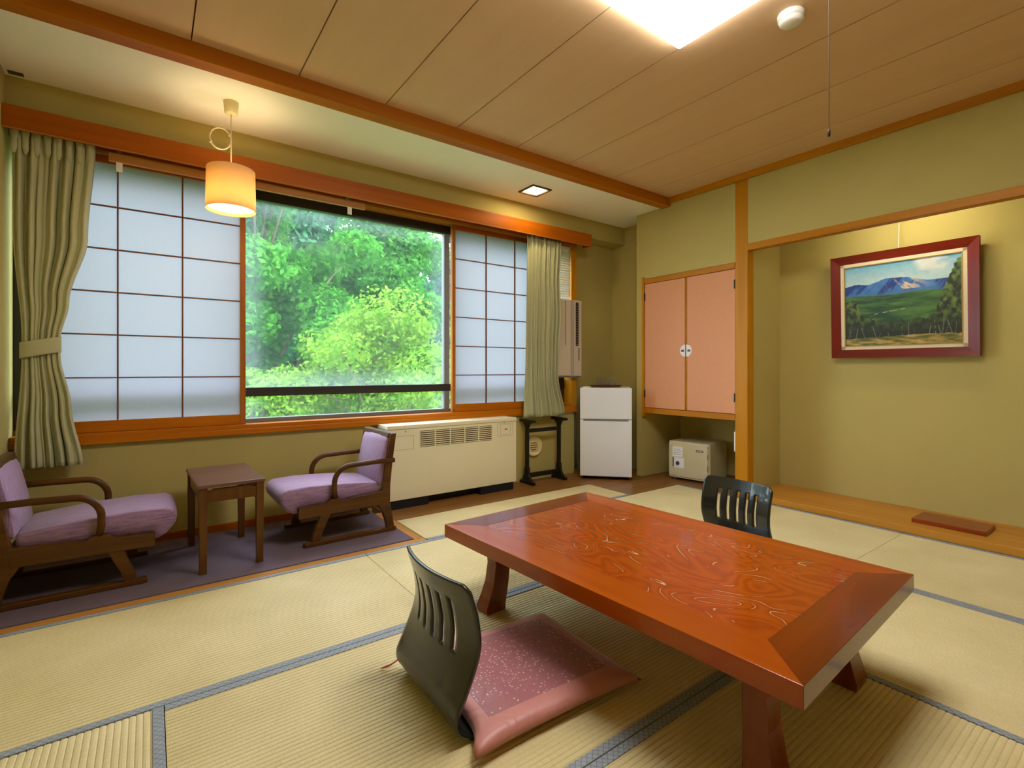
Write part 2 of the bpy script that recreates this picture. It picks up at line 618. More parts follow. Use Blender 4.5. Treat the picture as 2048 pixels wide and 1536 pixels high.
def glass_mat(name, haze=0.02, edge=0.0, half=(1, 1), tint=(1, 1, 1)):
    """thin pane: clear with a reflection and a painted pale film that thickens towards the frame"""
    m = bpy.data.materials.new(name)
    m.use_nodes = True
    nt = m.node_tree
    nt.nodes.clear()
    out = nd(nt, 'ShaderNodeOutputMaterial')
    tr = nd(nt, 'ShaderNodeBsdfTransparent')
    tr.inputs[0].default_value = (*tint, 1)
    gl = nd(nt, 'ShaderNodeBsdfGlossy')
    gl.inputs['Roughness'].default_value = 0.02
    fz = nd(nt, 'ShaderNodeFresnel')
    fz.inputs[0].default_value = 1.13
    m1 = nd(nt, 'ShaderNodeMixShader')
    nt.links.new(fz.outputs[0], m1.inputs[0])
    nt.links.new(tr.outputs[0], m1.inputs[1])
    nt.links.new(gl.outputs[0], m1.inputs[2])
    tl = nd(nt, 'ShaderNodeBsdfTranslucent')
    tl.inputs[0].default_value = (0.85, 0.95, 1.0, 1)  # bloom haze mixed into the pane as a whitish tint
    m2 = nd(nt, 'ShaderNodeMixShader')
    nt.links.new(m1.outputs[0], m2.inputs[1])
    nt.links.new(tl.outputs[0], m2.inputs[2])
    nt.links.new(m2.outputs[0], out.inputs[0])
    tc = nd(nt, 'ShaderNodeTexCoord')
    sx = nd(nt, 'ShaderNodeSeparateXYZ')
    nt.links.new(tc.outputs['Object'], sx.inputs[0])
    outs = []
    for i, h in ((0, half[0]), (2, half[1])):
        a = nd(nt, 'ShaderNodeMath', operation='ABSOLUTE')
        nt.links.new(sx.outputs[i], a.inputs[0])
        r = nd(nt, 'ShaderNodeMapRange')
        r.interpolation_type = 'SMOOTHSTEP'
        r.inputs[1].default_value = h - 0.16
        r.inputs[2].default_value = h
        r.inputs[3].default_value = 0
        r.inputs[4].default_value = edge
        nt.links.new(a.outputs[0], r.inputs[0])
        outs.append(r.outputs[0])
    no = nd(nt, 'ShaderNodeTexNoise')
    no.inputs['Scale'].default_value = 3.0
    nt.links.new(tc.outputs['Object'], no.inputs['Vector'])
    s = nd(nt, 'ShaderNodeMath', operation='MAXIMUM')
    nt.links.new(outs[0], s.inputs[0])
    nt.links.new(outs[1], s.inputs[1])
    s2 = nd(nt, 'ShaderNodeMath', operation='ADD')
    s2.inputs[1].default_value = haze
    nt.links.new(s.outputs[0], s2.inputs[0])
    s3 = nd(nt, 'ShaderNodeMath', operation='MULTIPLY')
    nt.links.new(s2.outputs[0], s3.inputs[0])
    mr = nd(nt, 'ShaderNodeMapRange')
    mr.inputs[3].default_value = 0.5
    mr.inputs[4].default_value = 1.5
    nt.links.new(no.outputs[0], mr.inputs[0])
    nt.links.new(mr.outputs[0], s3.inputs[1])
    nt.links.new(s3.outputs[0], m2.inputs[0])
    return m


def emit(name, c, s):
    m = bpy.data.materials.new(name)
    m.use_nodes = True
    nt = m.node_tree
    nt.nodes.clear()
    out = nd(nt, 'ShaderNodeOutputMaterial')
    e = nd(nt, 'ShaderNodeEmission')
    e.inputs[0].default_value = (*c, 1)
    e.inputs[1].default_value = s
    nt.links.new(e.outputs[0], out.inputs[0])
    return m


m_tatami = tatami_mat_()
m_heri = heri_mat()
m_seat = fabric_purple(0)
m_back = fabric_purple(2)
m_zab = zabuton_mat()
m_panel = carved_panel_mat()
m_shojip = translucent('shoji_paper', (172, 172, 184), 0.42)
m_shade = translucent('lamp_shade_cloth', (238, 212, 166), 0.42)
m_blind = translucent('blind_slat', (236, 234, 224), 0.3)
m_glassware = glass_mat('drinking_glass', 0.22, 0, (1, 1), (0.96, 0.97, 0.95))

# ------------------------------------------------------------------ room shell
XL, XR = -0.58, 3.74          # left wall, right wall face
YB = -1.3                     # wall behind the camera
YA = 3.56                     # wall below the window
ZC, ZA = 2.53, 2.465          # main ceiling, lower ceiling by the window
BX0, BX1 = 2.741, 2.83        # beam depth

# floor
fl = struct(MB().box(XL - 0.1, 4.5, YB - 0.1, 3.9, -0.14, -0.06), 'floor', m_floorw)
# boards of the wooden floor parts (joints run along the window)
def board(x0, x1, y0, y1, m, z=0.0):
    return box(x0 + 0.001, x1 - 0.001, y0 + 0.001, y1 - 0.001, -0.06, z).build('floor_board', m, fl, bevel=0.0015, seg=1)


board(XL, 1.32, 2.655, 2.712, m_thresh)                       # strip between mats and carpet
board(1.262, 1.32, 2.712, 3.36, m_thresy)                     # strip at the carpet's right end
for k in range(3):
    board(1.32, 3.11, 3.125 + k * 0.145, 3.125 + (k + 1) * 0.145, m_floorw)
for k in range(7):
    board(3.11, 4.34, 2.66 + k * 0.14, 2.66 + (k + 1) * 0.14, m_floorw)
for k in range(4):
    board(3.755, 4.34, 2.1 + k * 0.14, 2.1 + (k + 1) * 0.14, m_floorw)
for k in range(6):
    board(XL, 1.262, 2.712 + k * 0.145, 2.712 + (k + 1) * 0.145, m_floorw, -0.004)


def tatami(x0, x1, y0, y1, along, ends=(True, True)):
    """one mat: ridged rush face, cloth borders on the long sides"""
    cx, cy = (x0 + x1) / 2, (y0 + y1) / 2
    L, W = ((x1 - x0), (y1 - y0)) if along == 'x' else ((y1 - y0), (x1 - x0))
    g = 0.0012
    hl, hw = L / 2 - g, W / 2 - g
    n = max(8, int(round(W / 0.0165)))
    prof = [(-hw, -0.055)]
    for i in range(n):
        a = -hw + 2 * hw * i / n
        d = 2 * hw / n
        prof += [(a, -0.0028), (a + d * 0.16, -0.0008), (a + d * 0.5, 0.0), (a + d * 0.84, -0.0008)]
    prof += [(hw, -0.0028), (hw, -0.055)]
    mb = MB()
    mb.loft([[(-hl, p[0], p[1]) for p in prof], [(hl, p[0], p[1]) for p in prof]])
    o = mb.build('tatami_mat', m_tatami, fl)
    o.location = (cx, cy, 0)
    o.rotation_euler = (0, 0, 0 if along == 'x' else PI / 2)
    for s, on in zip((-1, 1), ends):
        if on:
            a, b = sorted((s * hw, s * (hw - 0.028)))
            h = box(-hl, hl, a, b, -0.05, 0.0022).build('cloth_border', m_heri, o, bevel=0.0012, seg=1)
    return o


tatami(XL + 0.005, 0.945, 1.806, 2.652, 'x')
tatami(0.945, 2.80, 1.806, 2.652, 'x')
tatami(XL + 0.005, 0.034, 0.0, 1.806, 'y')
tatami(0.034, 1.885, 0.903, 1.806, 'x')
tatami(0.034, 1.885, 0.0, 0.903, 'x')
tatami(1.885, 2.80, 0.0, 1.806, 'y')
tatami(2.80, 3.738, 1.05, 2.652, 'y')
tatami(2.80, 3.738, -0.75, 1.05, 'y')
tatami(1.322, 3.108, 2.656, 3.122, 'x', (True, False))
tatami(XL + 0.005, 1.2, -1.295, 0.0, 'x')
tatami(1.2, 2.80, -1.295, 0.0, 'x')
tatami(2.80, 3.738, -1.295, -0.75, 'x')

# carpet
single(box(XL + 0.01, 1.258, 2.716, YA - 0.02, -0.0035, 0.004), 'carpet', m_carpet, 'dark mauve-grey carpet strip below the window, under the armchairs', 'carpet', bevel=0.002)

# walls
struct(box(XL - 0.1, XL, YB - 0.1, 3.9, -0.1, 2.75), 'wall_left', m_wall)
struct(box(XL, 4.5, YB - 0.1, YB, -0.1, 2.75), 'wall_back', m_wall)
ww = MB()
ww.box(XL, 3.345, YA, YA + 0.12, -0.06, 0.60)                 # apron below the sill
ww.box(3.345, 4.1, 3.64, 3.76, -0.06, 2.30)                   # set-back wall by the fridge
ww.box(3.345, 3.40, YA + 0.05, 3.70, 0.60, 2.30)
ww.box(XL, 4.1, 3.47, 3.76, 2.29, 2.75)                       # bulkhead over the window
struct(ww, 'wall_window', m_wall)
wr = MB()
wr.box(3.97, 4.1, 3.12, 3.64, -0.06, 2.30)                    # end wall of the window strip
wr.box(3.97, 4.1, 3.12, 3.47, 2.30, 2.75)
wr.box(XR, 4.4, 3.06, 3.12, -0.06, 2.75)                      # partition end
wr.box(XR, 3.80, 2.13, 3.06, 1.852, 2.75)                     # above the cupboard
wr.box(4.34, 4.46, 2.06, 3.06, -0.06, 2.75)                   # back of the niche
wr.box(3.80, 4.46, 2.045, 2.12, -0.06, 2.75)                  # between niche and picture alcove
wr.box(XR, 3.80, YB, 2.035, 1.975, 2.75)                      # over the alcove lintel
wr.box(4.27, 4.46, 0.1, 2.045, -0.06, 2.75)                   # alcove back
wr.box(XR, 4.46, YB, 0.18, -0.06, 1.98)                       # beyond the alcove
wr.box(3.80, 4.46, YB, 0.18, 1.98, 2.75)
struct(wr, 'wall_right', m_wall)
struct(box(3.80, 4.27, 0.18, 2.045, 2.42, 2.5), 'ceiling_alcove', m_wall)

# baseboard under the window
struct(box(XL, 1.33, YA - 0.014, YA, 0.0, 0.045), 'baseboard_window', m_trimx, bevel=0.002)
struct(box(4.33, 4.34, 2.12, 3.06, 0.0, 0.03), 'baseboard_niche', m_floorw)

# main ceiling: boards with open joints
ce = struct(box(XL - 0.1, 4.5, YB - 0.1, BX1, ZC + 0.016, ZC + 0.1), 'ceiling', m_gap)
edges = [XL] + [0.155 + 0.4707 * k for k in range(-1, 8)] + [XR]
edges = sorted(e for e in edges if XL <= e <= XR)
for a, b in zip(edges[:-1], edges[1:]):
    if b - a < 0.02:
        continue
    o = box(-(b - a) / 2 + 0.003, (b - a) / 2 - 0.003, YB, BX0 + 0.001, 0, 0.0162).build('ceiling_board', m_board, ce)
    o.location = ((a + b) / 2, 0, ZC)
cs = struct(box(XL, 4.1, BX1 - 0.01, 3.47, ZA, ZA + 0.3), 'ceiling_window', m_ceil_alc)
vt = thing('ceiling_vent', 'small dark slot vent in the pale ceiling above the left curtain', 'vent', (-0.535, 3.42, ZA - 0.006))
box(-0.028, 0.028, -0.014, 0.014, 0, 0.005).build('vent_frame', m_fcu_dark, vt)
for k in range(3):
    box(-0.026, 0.026, -0.009 + k * 0.008, -0.007 + k * 0.008, -0.001, 0.001).build('vent_slat', m_safe_d, vt)

# trims
struct(box(XL, XR + 0.005, BX0, BX1, ZA - 0.012, ZC + 0.03), 'trim_beam', m_beam, bevel=0.003)
struct(box(XR - 0.022, XR, YB, BX0, 2.478, ZC + 0.003), 'trim_ceiling_edge', m_trim, bevel=0.003)
struct(box(XR - 0.004, 3.825, 2.033, 2.135, 0, ZC), 'trim_post', m_post, bevel=0.004)
struct(box(XR - 0.006, 3.80, 0.18, 2.034, 1.926, 1.978), 'trim_lintel', m_trim, bevel=0.003)
struct(box(XR - 0.004, 3.80, 0.1, 0.18, 0, ZC), 'trim_post_far', m_post, bevel=0.004)
struct(box(XR + 0.004, 4.27, 0.18, 2.045, 0.0, 0.047), 'trim_alcove_board', m_tokow, bevel=0.003)

# curtain box over the window
cb = MB()
cb.box(XL, 3.41, 3.385, 3.405, 2.178, 2.292)
cb.box(XL, 3.41, 3.405, 3.56, 2.278, 2.29)
cb.box(3.39, 3.41, 3.405, 3.50, 2.178, 2.278)
struct(cb, 'trim_curtain_box', m_trimx, bevel=0.0025)
struct(box(XL, 3.40, 3.382, 3.3852, 2.176, 2.181), 'trim_curtain_box_edge', m_thresh)

# wooden window surround: sill, head track, right jamb
YS = 3.57
sl = MB()
sl.box(XL, 3.352, 3.535, 3.70, 0.60, 0.655)
sl.box(XL, 3.352, 3.525, 3.545, 0.594, 0.628)
struct(sl, 'trim_sill', m_sill, bevel=0.003)
hd = struct(box(XL, 3.352, 3.53, 3.68, 2.205, 2.29), 'trim_head', m_trimx, bevel=0.002)
for k in range(4):
    box(XL, 3.352, 3.532 + k * 0.034, 3.542 + k * 0.034, 2.192, 2.205).build('track_rib', m_thresh, hd)
struct(box(3.288, 3.352, 3.535, 3.69, 0.655, 2.205), 'trim_jamb_right', m_post, bevel=0.003)

# ------------------------------------------------------------------ window: metal sashes and panes
wd = bpy.data.objects.new('window_1', None)
COL.objects.link(wd)
wd.location = (1.35, 3.66, 0.655)
wd['kind'] = 'structure'
WY0, WY1 = 3.64, 3.69
def wbar(name, x0, x1, z0, z1, m=m_alu, y0=WY0, y1=WY1):
    return box(x0, x1, y0, y1, z0, z1).build(name, m, wd, bevel=0.002, world=True)


wbar('top_rail', XL, 3.288, 2.125, 2.205)
wbar('bottom_rail', XL, 3.288, 0.655, 0.682, m_alu2)
wbar('transom', XL, 3.288, 0.826, 0.885)
for x0, x1 in ((XL, XL + 0.04), (0.452, 0.496), (1.962, 2.012), (2.93, 2.98)):
    wbar('stile', x0, x1, 0.682, 2.125, m_alu2 if x0 > 1.9 and x0 < 2.5 else m_alu, WY0 + 0.002, WY1 - 0.002)
bays = ((XL + 0.04, 0.452), (0.496, 1.962), (2.012, 2.93))
for x0, x1 in bays:
    for z0, z1 in ((0.682, 0.826), (0.885, 2.125)):
        cx, cz = (x0 + x1) / 2, (z0 + z1) / 2
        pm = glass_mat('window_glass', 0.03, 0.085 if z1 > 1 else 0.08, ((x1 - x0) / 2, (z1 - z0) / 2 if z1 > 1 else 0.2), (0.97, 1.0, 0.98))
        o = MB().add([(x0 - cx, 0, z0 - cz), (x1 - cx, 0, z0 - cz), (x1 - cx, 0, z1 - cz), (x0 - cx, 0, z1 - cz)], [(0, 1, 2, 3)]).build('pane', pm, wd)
        o.location = Vector((cx, 3.667, cz)) - wd.location
# dark closing panel below the air conditioner
box(2.98, 3.288, 3.645, 3.665, 0.682, 0.93).build('lower_panel', m_sock, wd, world=True)

# ------------------------------------------------------------------ shoji screens
def shoji(label, x0, flip):
    """three columns and six rows of paper; x0 = left outer edge"""
    W = 0.977
    t = thing('shoji_screen', label, 'screen', (x0 + W / 2, YS + 0.012, 0.656), 0, 'shoji screens')
    h = W / 2
    z0, z1 = 0.0, 1.535
    st = 0.031
    rb, rt = 0.062, 0.036
    for s in (-1, 1):
        a, b = sorted((s * h, s * (h - st)))
        box(a, b, -0.016, 0.016, z0, z1).build('stile', m_shoji, t, bevel=0.002)
    box(-h + st, h - st, -0.014, 0.014, z0, z0 + rb).build('bottom_rail', m_sill, t, bevel=0.002)
    box(-h + st, h - st, -0.014, 0.014, z1 - rt, z1).build('top_rail', m_trimx, t, bevel=0.002)
    cw = (W - 2 * st) / 3
    rh = (z1 - rt - rb) / 6
    for i in (1, 2):
        x = -h + st + cw * i
        box(x - 0.004, x + 0.004, -0.012, 0.001, rb, z1 - rt).build('muntin', m_muntin, t)
    for j in range(1, 6):
        z = rb + rh * j
        box(-h + st, h - st, -0.0105, 0.0005, z - 0.0038, z + 0.0038).build('muntin', m_muntin, t)
    p0 = None
    for i in range(3):
        for j in range(6):
            x = -h + st + cw * (i + 0.5)
            z = rb + rh * (j + 0.5)
            if p0 is None:
                p0 = MB().add([(-cw / 2, 0, -rh / 2), (cw / 2, 0, -rh / 2), (cw / 2, 0, rh / 2), (-cw / 2, 0, rh / 2)], [(0, 1, 2, 3)]).build('paper_pane', m_shojip, t)
                p0.location = (x, 0.002, z)
            else:
                dup(p0, t, (x, 0.002, z))
    return t


shoji('paper shoji screen beside the pendant lamp, its left part behind the tied curtain', -0.483, 1)
shoji('paper shoji screen above the heater, its right part behind the hanging curtain', 1.995, -1)

# white slatted blind above the air conditioner
bl = thing('slat_blind', 'white slatted blind in the narrow window gap above the air conditioner', 'blind', (3.145, 3.553, 1.682))
s0 = None
for k in range(21):
    z = 0.006 + k * 0.0222
    if s0 is None:
        s0 = MB().add([(-0.13, -0.008, -0.011), (0.13, -0.008, -0.011), (0.13, 0.007, 0.0118), (-0.13, 0.007, 0.0118)], [(0, 1, 2, 3)]).build('slat', m_blind, bl, solid=0.0015)
        s0.location = (0, 0, z)
    else:
        dup(s0, bl, (0, 0, z))
box(-0.13, 0.13, -0.012, 0.012, 0.468, 0.50).build('head_rail', m_white, bl)
MB().tube([(0.115, -0.014, 0.02), (0.115, -0.014, 0.47)], 0.002, 6).build('ladder_cord', m_sock, bl)

# curtain rail board with two metal brackets below the curtain box
cr = thing('curtain_rail', 'light wooden rail bar under the curtain box over the open window', 'rail', (0.52, 3.45, 2.13))
box(-0.70, 0.708, -0.012, 0.012, 0.0, 0.046).build('bar', m_thresh, cr, bevel=0.002)
for x in (-0.655, 0.60):
    box(x - 0.014, x + 0.014, -0.004, 0.004, -0.05, 0.0).build('bracket', m_white, cr, bevel=0.001)
for x in (-0.655, 0.60):
    box(x - 0.01, x + 0.01, -0.004, 0.09, 0.046, 0.075).build('rail_mount', m_alu2, cr)


# ------------------------------------------------------------------ curtains
def interp(z, tab):
    for (za, a), (zb, b) in zip(tab[:-1], tab[1:]):
        if za <= z <= zb:
            t = (z - za) / (zb - za)
            t = t * t * (3 - 2 * t)
            return a + (b - a) * t
    return tab[0][1] if z < tab[0][0] else tab[-1][1]


def curtain_mesh(zb, zt, left, right, depth, nf, yc, seed, nu=150, nv=56, lean=0.0):
    rr = random.Random(seed)
    ph = [rr.uniform(0, 2 * PI) for _ in range(6)]

    def fn(u, v):
        z = zb + (zt - zb) * v
        a, b = interp(z, left), interp(z, right)
        uu = u + 0.018 * math.sin(2 * PI * u * 2 + ph[0]) + 0.012 * math.sin(2 * PI * u * 5 + ph[1])
        x = a + (b - a) * u
        top = max(0.0, (z - (zt - 0.12)) / 0.12)
        dz = interp(z, depth)
        f = math.sin(2 * PI * nf * uu + 0.5 * math.sin(3 * z + ph[2])) * (0.75 + 0.25 * math.sin(2 * PI * u * 3 + ph[3]))
        f2 = 0.35 * math.sin(2 * PI * nf * 2.3 * uu + ph[4] + z * 1.5)
        y = yc + dz * (f + f2) * (1 - 0.25 * top)
        x += 0.25 * dz * math.cos(2 * PI * nf * uu + ph[5])
        zz = z - (0.006 * math.sin(2 * PI * nf * uu) if v == 0 else 0)
        return (x, y, zz)
    return MB().grid(fn, nu, nv)


cl = thing('curtain', 'sage green curtain tied back against the left wall', 'curtain', (-0.43, 3.475, 0.50), 0, 'window curtains')
L = [(0.50, -0.552), (1.08, -0.522), (1.16, -0.522), (1.7, -0.558), (2.2, -0.556)]
R = [(0.50, -0.292), (0.8, -0.335), (1.08, -0.378), (1.16, -0.378), (1.35, -0.345), (1.7, -0.272), (2.2, -0.240)]
Dp = [(0.50, 0.030), (1.05, 0.012), (1.18, 0.012), (1.7, 0.024), (2.2, 0.024)]
curtain_mesh(0.50, 2.205, L, R, Dp, 7, 3.462, 3).build('drape', m_curtain, cl, smooth=True, world=True, solid=0.003)
# pinch pleat heads
for k in range(8):
    x = -0.545 + k * 0.041
    MB().loft([[(x + math.cos(a) * r_, 3.446 + math.sin(a) * r_ * 0.8, z) for a in [2 * PI * j / 10 for j in range(10)]]
               for z, r_ in ((2.08, 0.006), (2.11, 0.014), (2.15, 0.012), (2.185, 0.017), (2.205, 0.016))]).build('pleat', m_curtain, cl, smooth=True, world=True)
tb = MB()
tie = []
for k in range(28):
    a = 2 * PI * k / 28
    tie.append((math.cos(a), math.sin(a)))
tb.loft([[(-0.45 + 0.076 * c, 3.462 + 0.030 * s, z + 0.018 * c) for c, s in tie] for z in (1.075, 1.085, 1.145, 1.155)], False)
tb.build('tieback', m_curtain, cl, smooth=True, world=True, solid=0.006)

c2 = thing('curtain', 'sage green curtain hanging loose beside the air conditioner', 'curtain', (2.9, 3.45, 0.57), 0, 'window curtains')
L2 = [(0.57, 2.652), (1.2, 2.662), (2.18, 2.678)]
R2 = [(0.57, 3.118), (0.95, 3.035), (1.25, 3.045), (1.5, 3.07), (1.8, 3.055), (2.18, 3.082)]
D2 = [(0.57, 0.030), (1.2, 0.026), (2.18, 0.022)]
curtain_mesh(0.585, 2.185, L2, R2, D2, 8, 3.440, 9, 190, 50).build('drape', m_curtain, c2, smooth=True, world=True, solid=0.003)

# ------------------------------------------------------------------ fan coil heater
fc = thing('heater_cabinet', 'long cream metal heater cabinet under the window', 'heater', (1.92, 3.455, 0))
hx, y0, y1 = 0.566, -0.105, 0.10
box(-hx, hx, y0, y1, 0.065, 0.572).build('body', m_fcu, fc, bevel=0.005)
box(-hx - 0.002, hx + 0.002, y0 - 0.003, y1, 0.574, 0.602).build('lid', m_fcu, fc, bevel=0.004)
for a, b in ((-hx + 0.01, -0.24), (0.22, hx - 0.02)):
    box(a, b, y0 + 0.015, y1 - 0.02, 0, 0.065).build('plinth', m_plinth, fc)
box(-0.24, 0.22, y0 + 0.09, y1 - 0.02, 0, 0.065).build('plinth_recess', m_blackmetal, fc)
gx0, gx1, gz0, gz1 = -0.32, 0.32, 0.432, 0.552
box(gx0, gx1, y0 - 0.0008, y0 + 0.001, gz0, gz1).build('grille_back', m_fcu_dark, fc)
sl0 = None
for i in range(5):
    w = (gx1 - gx0) / 5
    for j in range(8):
        p = (gx0 + w * (i + 0.5), y0 - 0.002, gz0 + 0.008 + j * 0.0149)
        if sl0 is None:
            sl0 = box(-w / 2 + 0.005, w / 2 - 0.005, -0.003, 0.002, -0.0033, 0.0033).build('grille_slat', m_fcu, fc)
            sl0.location = p
        else:
            dup(sl0, fc, p)
for i in range(6):
    w = (gx1 - gx0) / 5
    box(gx0 + w * i - 0.004, gx0 + w * i + 0.004, y0 - 0.0045, y0, gz0, gz1).build('grille_bar', m_fcu, fc)


def outline(mb, x0, x1, z0, z1, y, t=0.0016):
    mb.box(x0, x1, y, y + 0.001, z0, z0 + t)
    mb.box(x0, x1, y, y + 0.001, z1 - t, z1)
    mb.box(x0, x0 + t, y, y + 0.001, z0, z1)
    mb.box(x1 - t, x1, y, y + 0.001, z0, z1)
    return mb


outline(MB(), -0.52, -0.365, 0.425, 0.525, y0 - 0.0008).build('access_panel_groove', m_groove, fc)
outline(outline(MB(), 0.375, 0.53, 0.455, 0.56, y0 - 0.0008), 0.405, 0.505, 0.465, 0.552, y0 - 0.0008).build('control_flap_groove', m_groove, fc)
box(0.445, 0.475, y0 - 0.001, y0, 0.508, 0.515).build('maker_mark', m_safe_d, fc)
for x in (-0.43, 0.44):
    MB().lathe([(0.005, 0), (0.005, 0.003), (0.003, 0.004)], n=10).build('screw', m_alu2, fc).matrix_local = Matrix.Translation((x, y0, 0.555 if x < 0 else 0.567)) @ Matrix.Rotation(PI / 2, 4, 'X')

# ------------------------------------------------------------------ window air conditioner
ac = thing('air_conditioner', 'tall narrow beige window air conditioner between curtain and corner', 'air conditioner', (3.21, 3.515, 0.93))
box(-0.16, 0.155, -0.04, 0.03, 0.012, 0.735).build('body', m_ac, ac, bevel=0.006)
box(-0.16, 0.05, -0.048, -0.04, 0.02, 0.728).build('front_panel', m_ac, ac, bevel=0.004)
box(-0.065, -0.06, -0.0495, -0.047, 0.30, 0.725).build('panel_seam', m_sock, ac)
for k in range(4):
    x = 0.004 + k * 0.011
    box(x, x + 0.003, -0.0495, -0.047, 0.02, 0.728).build('front_rib', m_fridge_d, ac)
box(0.075, 0.11, -0.0415, -0.039, 0.30, 0.715).build('outlet', m_sock, ac)
lv = None
for k in range(17):
    p = (0.0925, -0.043, 0.315 + k * 0.0242)
    if lv is None:
        lv = box(-0.017, 0.017, -0.004, 0.002, -0.003, 0.003).build('louvre', m_fridge_d, ac)
        lv.location = p
    else:
        dup(lv, ac, p)
box(0.108, 0.122, -0.0425, -0.04, 0.16, 0.28).build('control_strip', m_fridge_d, ac)
box(-0.15, 0.145, -0.03, 0.02, 0.0, 0.012).build('drip_tray', m_fridge_d, ac)
box(-0.14, 0.074, 0.03, 0.12, 0.02, 0.72).build('rear_body', m_ac, ac)
single(MB().tube([(3.385, 3.625, 0.88), (3.39, 3.60, 0.78), (3.40, 3.60, 0.66), (3.41, 3.61, 0.55), (3.42, 3.62, 0.3), (3.43, 3.63, 0.02)], 0.012, 8),
       'power_cord', m_alu2, 'grey power cord hanging down behind the fridge', 'cord', smooth=True)

# ------------------------------------------------------------------ black rack in front of the wall
rk = thing('luggage_rack', 'black lacquered low rack with two T-shaped ends beside the heater', 'rack', (2.865, 3.452, 0))
for x in (-0.185, 0.185):
    # foot: bar along the room depth with a flared bracket
    box(x - 0.016, x + 0.016, -0.10, 0.09, 0.0, 0.026).build('foot', m_black, rk, bevel=0.004)
    prof = [(-0.075, 0.026), (0.07, 0.026), (0.05, 0.05), (0.03, 0.085), (0.024, 0.15), (-0.024, 0.15), (-0.03, 0.085), (-0.05, 0.05)]
    MB().prism(prof, 0, x - 0.013, x + 0.013).build('foot_bracket', m_black, rk, bevel=0.002)
    box(x - 0.013, x + 0.013, -0.016, 0.016, 0.15, 0.51).build('post', m_black, rk, bevel=0.003)
    prof = [(-0.016, 0.49), (0.016, 0.49), (0.03, 0.52), (0.06, 0.542), (-0.06, 0.542), (-0.03, 0.52)]
    MB().prism(prof, 0, x - 0.012, x + 0.012).build('arm_bracket', m_black, rk)
    box(x - 0.017, x + 0.017, -0.105, 0.095, 0.542, 0.566).build('arm', m_black, rk, bevel=0.005)
box(-0.172, 0.172, -0.011, 0.011, 0.448, 0.482).build('rail', m_black, rk, bevel=0.003)
box(-0.172, 0.172, -0.012, 0.012, 0.052, 0.092).build('rail', m_black, rk, bevel=0.003)

# round cream wall vent behind the rack
rv = thing('wall_vent', 'round cream vent cap on the wall behind the black rack', 'vent', (2.83, YA, 0.215))
M_ = Matrix.Translation((0, 0, 0.09)) @ Matrix.Rotation(PI / 2, 4, 'X')
o = MB().lathe([(0.06, -0.004), (0.092, 0.0), (0.094, 0.012), (0.088, 0.026), (0.078, 0.03), (0.07, 0.016), (0.0, 0.012)], n=32, caps=False).build('rim', m_cream, rv, smooth=True)
o.matrix_local = M_
MB().lathe([(0.0, 0.0145), (0.069, 0.0145)], n=28, caps=False).build('vent_hole', m_groove, rv).matrix_local = M_
for k in range(5):
    z = 0.05 + k * 0.02
    hw = math.sqrt(max(0.0001, 0.064 ** 2 - (z - 0.09) ** 2))
    box(-hw, hw, -0.024, -0.012, z - 0.003, z + 0.003).build('louvre', m_cream, rv)

# ------------------------------------------------------------------ refrigerator with tray and glasses
FR = math.atan2(-0.3355, 0.321)
fr = thing('refrigerator', 'small white two-door refrigerator standing askew in the corner', 'refrigerator', (3.349, 3.149, 0), FR)
fw = 0.232
# local: x along the front, y into the corner
box(-fw + 0.004, fw - 0.004, 0.045, 0.42, 0.02, 0.836).build('body', m_fridge, fr, bevel=0.006)
box(-fw, fw, 0.0, 0.04, 0.032, 0.546).build('lower_door', m_fridge, fr, bevel=0.004, seg=3)
ud = box(-fw, fw, 0.0, 0.04, 0.552, 0.836).build('upper_door', m_fridge, fr, bevel=0.004, seg=3)
box(-fw + 0.03, fw - 0.03, -0.0015, 0.03, 0.534, 0.549).build('grip_recess', m_fridge_d, fr, bevel=0.002)
box(-0.016, 0.016, -0.0025, 0.002, 0.536, 0.542).build('badge', m_alu2, fr)
for x in (-0.19, 0.19):
    MB().lathe([(0.018, 0), (0.018, 0.03)], x, 0.06, 12).build('foot', m_blackmetal, fr)
box(-fw + 0.03, -fw + 0.09, 0.0, 0.05, 0.836, 0.848).build('hinge_cap', m_white, fr, bevel=0.003)
ty = thing('serving_tray', 'round dark red serving tray on top of the refrigerator', 'tray', (3.349 + 0.25 * 0.691 + 0.01, 3.149 + 0.25 * 0.723 - 0.01, 0.8365), FR)
MB().lathe([(0.0, 0.0), (0.13, 0.0), (0.15, 0.016), (0.146, 0.016), (0.127, 0.005), (0.0, 0.005)], n=32, caps=False).build('dish', m_tray, ty, smooth=True)
MB().lathe([(0.148, 0.014), (0.1515, 0.016), (0.148, 0.018), (0.145, 0.016), (0.148, 0.014)], n=32, caps=False).build('rim', m_sock, ty, smooth=True)
for k, (dx, lab) in enumerate(((-0.062, 'upturned clear drinking glass on the fridge tray, leftmost of three'),
                               (0.008, 'upturned clear drinking glass on the fridge tray, middle of three'),
                               (0.066, 'upturned clear drinking glass on the fridge tray, rightmost of three'))):
    wx = ty.location.x + dx * math.cos(FR) - 0.02 * (k == 1) * math.sin(FR)
    wy = ty.location.y + dx * math.sin(FR) + 0.02 * (k == 1) * math.cos(FR)
    g = MB().lathe([(0.031, 0.0), (0.029, 0.05), (0.025, 0.085), (0.022, 0.09), (0.0, 0.09), (0.0, 0.082), (0.021, 0.08), (0.026, 0.05), (0.029, 0.0)], n=20, caps=False)
    o = g.build('drinking_glass', m_glassware, None, smooth=True)
    o.location = (wx, wy, 0.842)
    o['label'] = lab
    o['category'] = 'glass'
    o['group'] = 'glasses on the fridge tray'

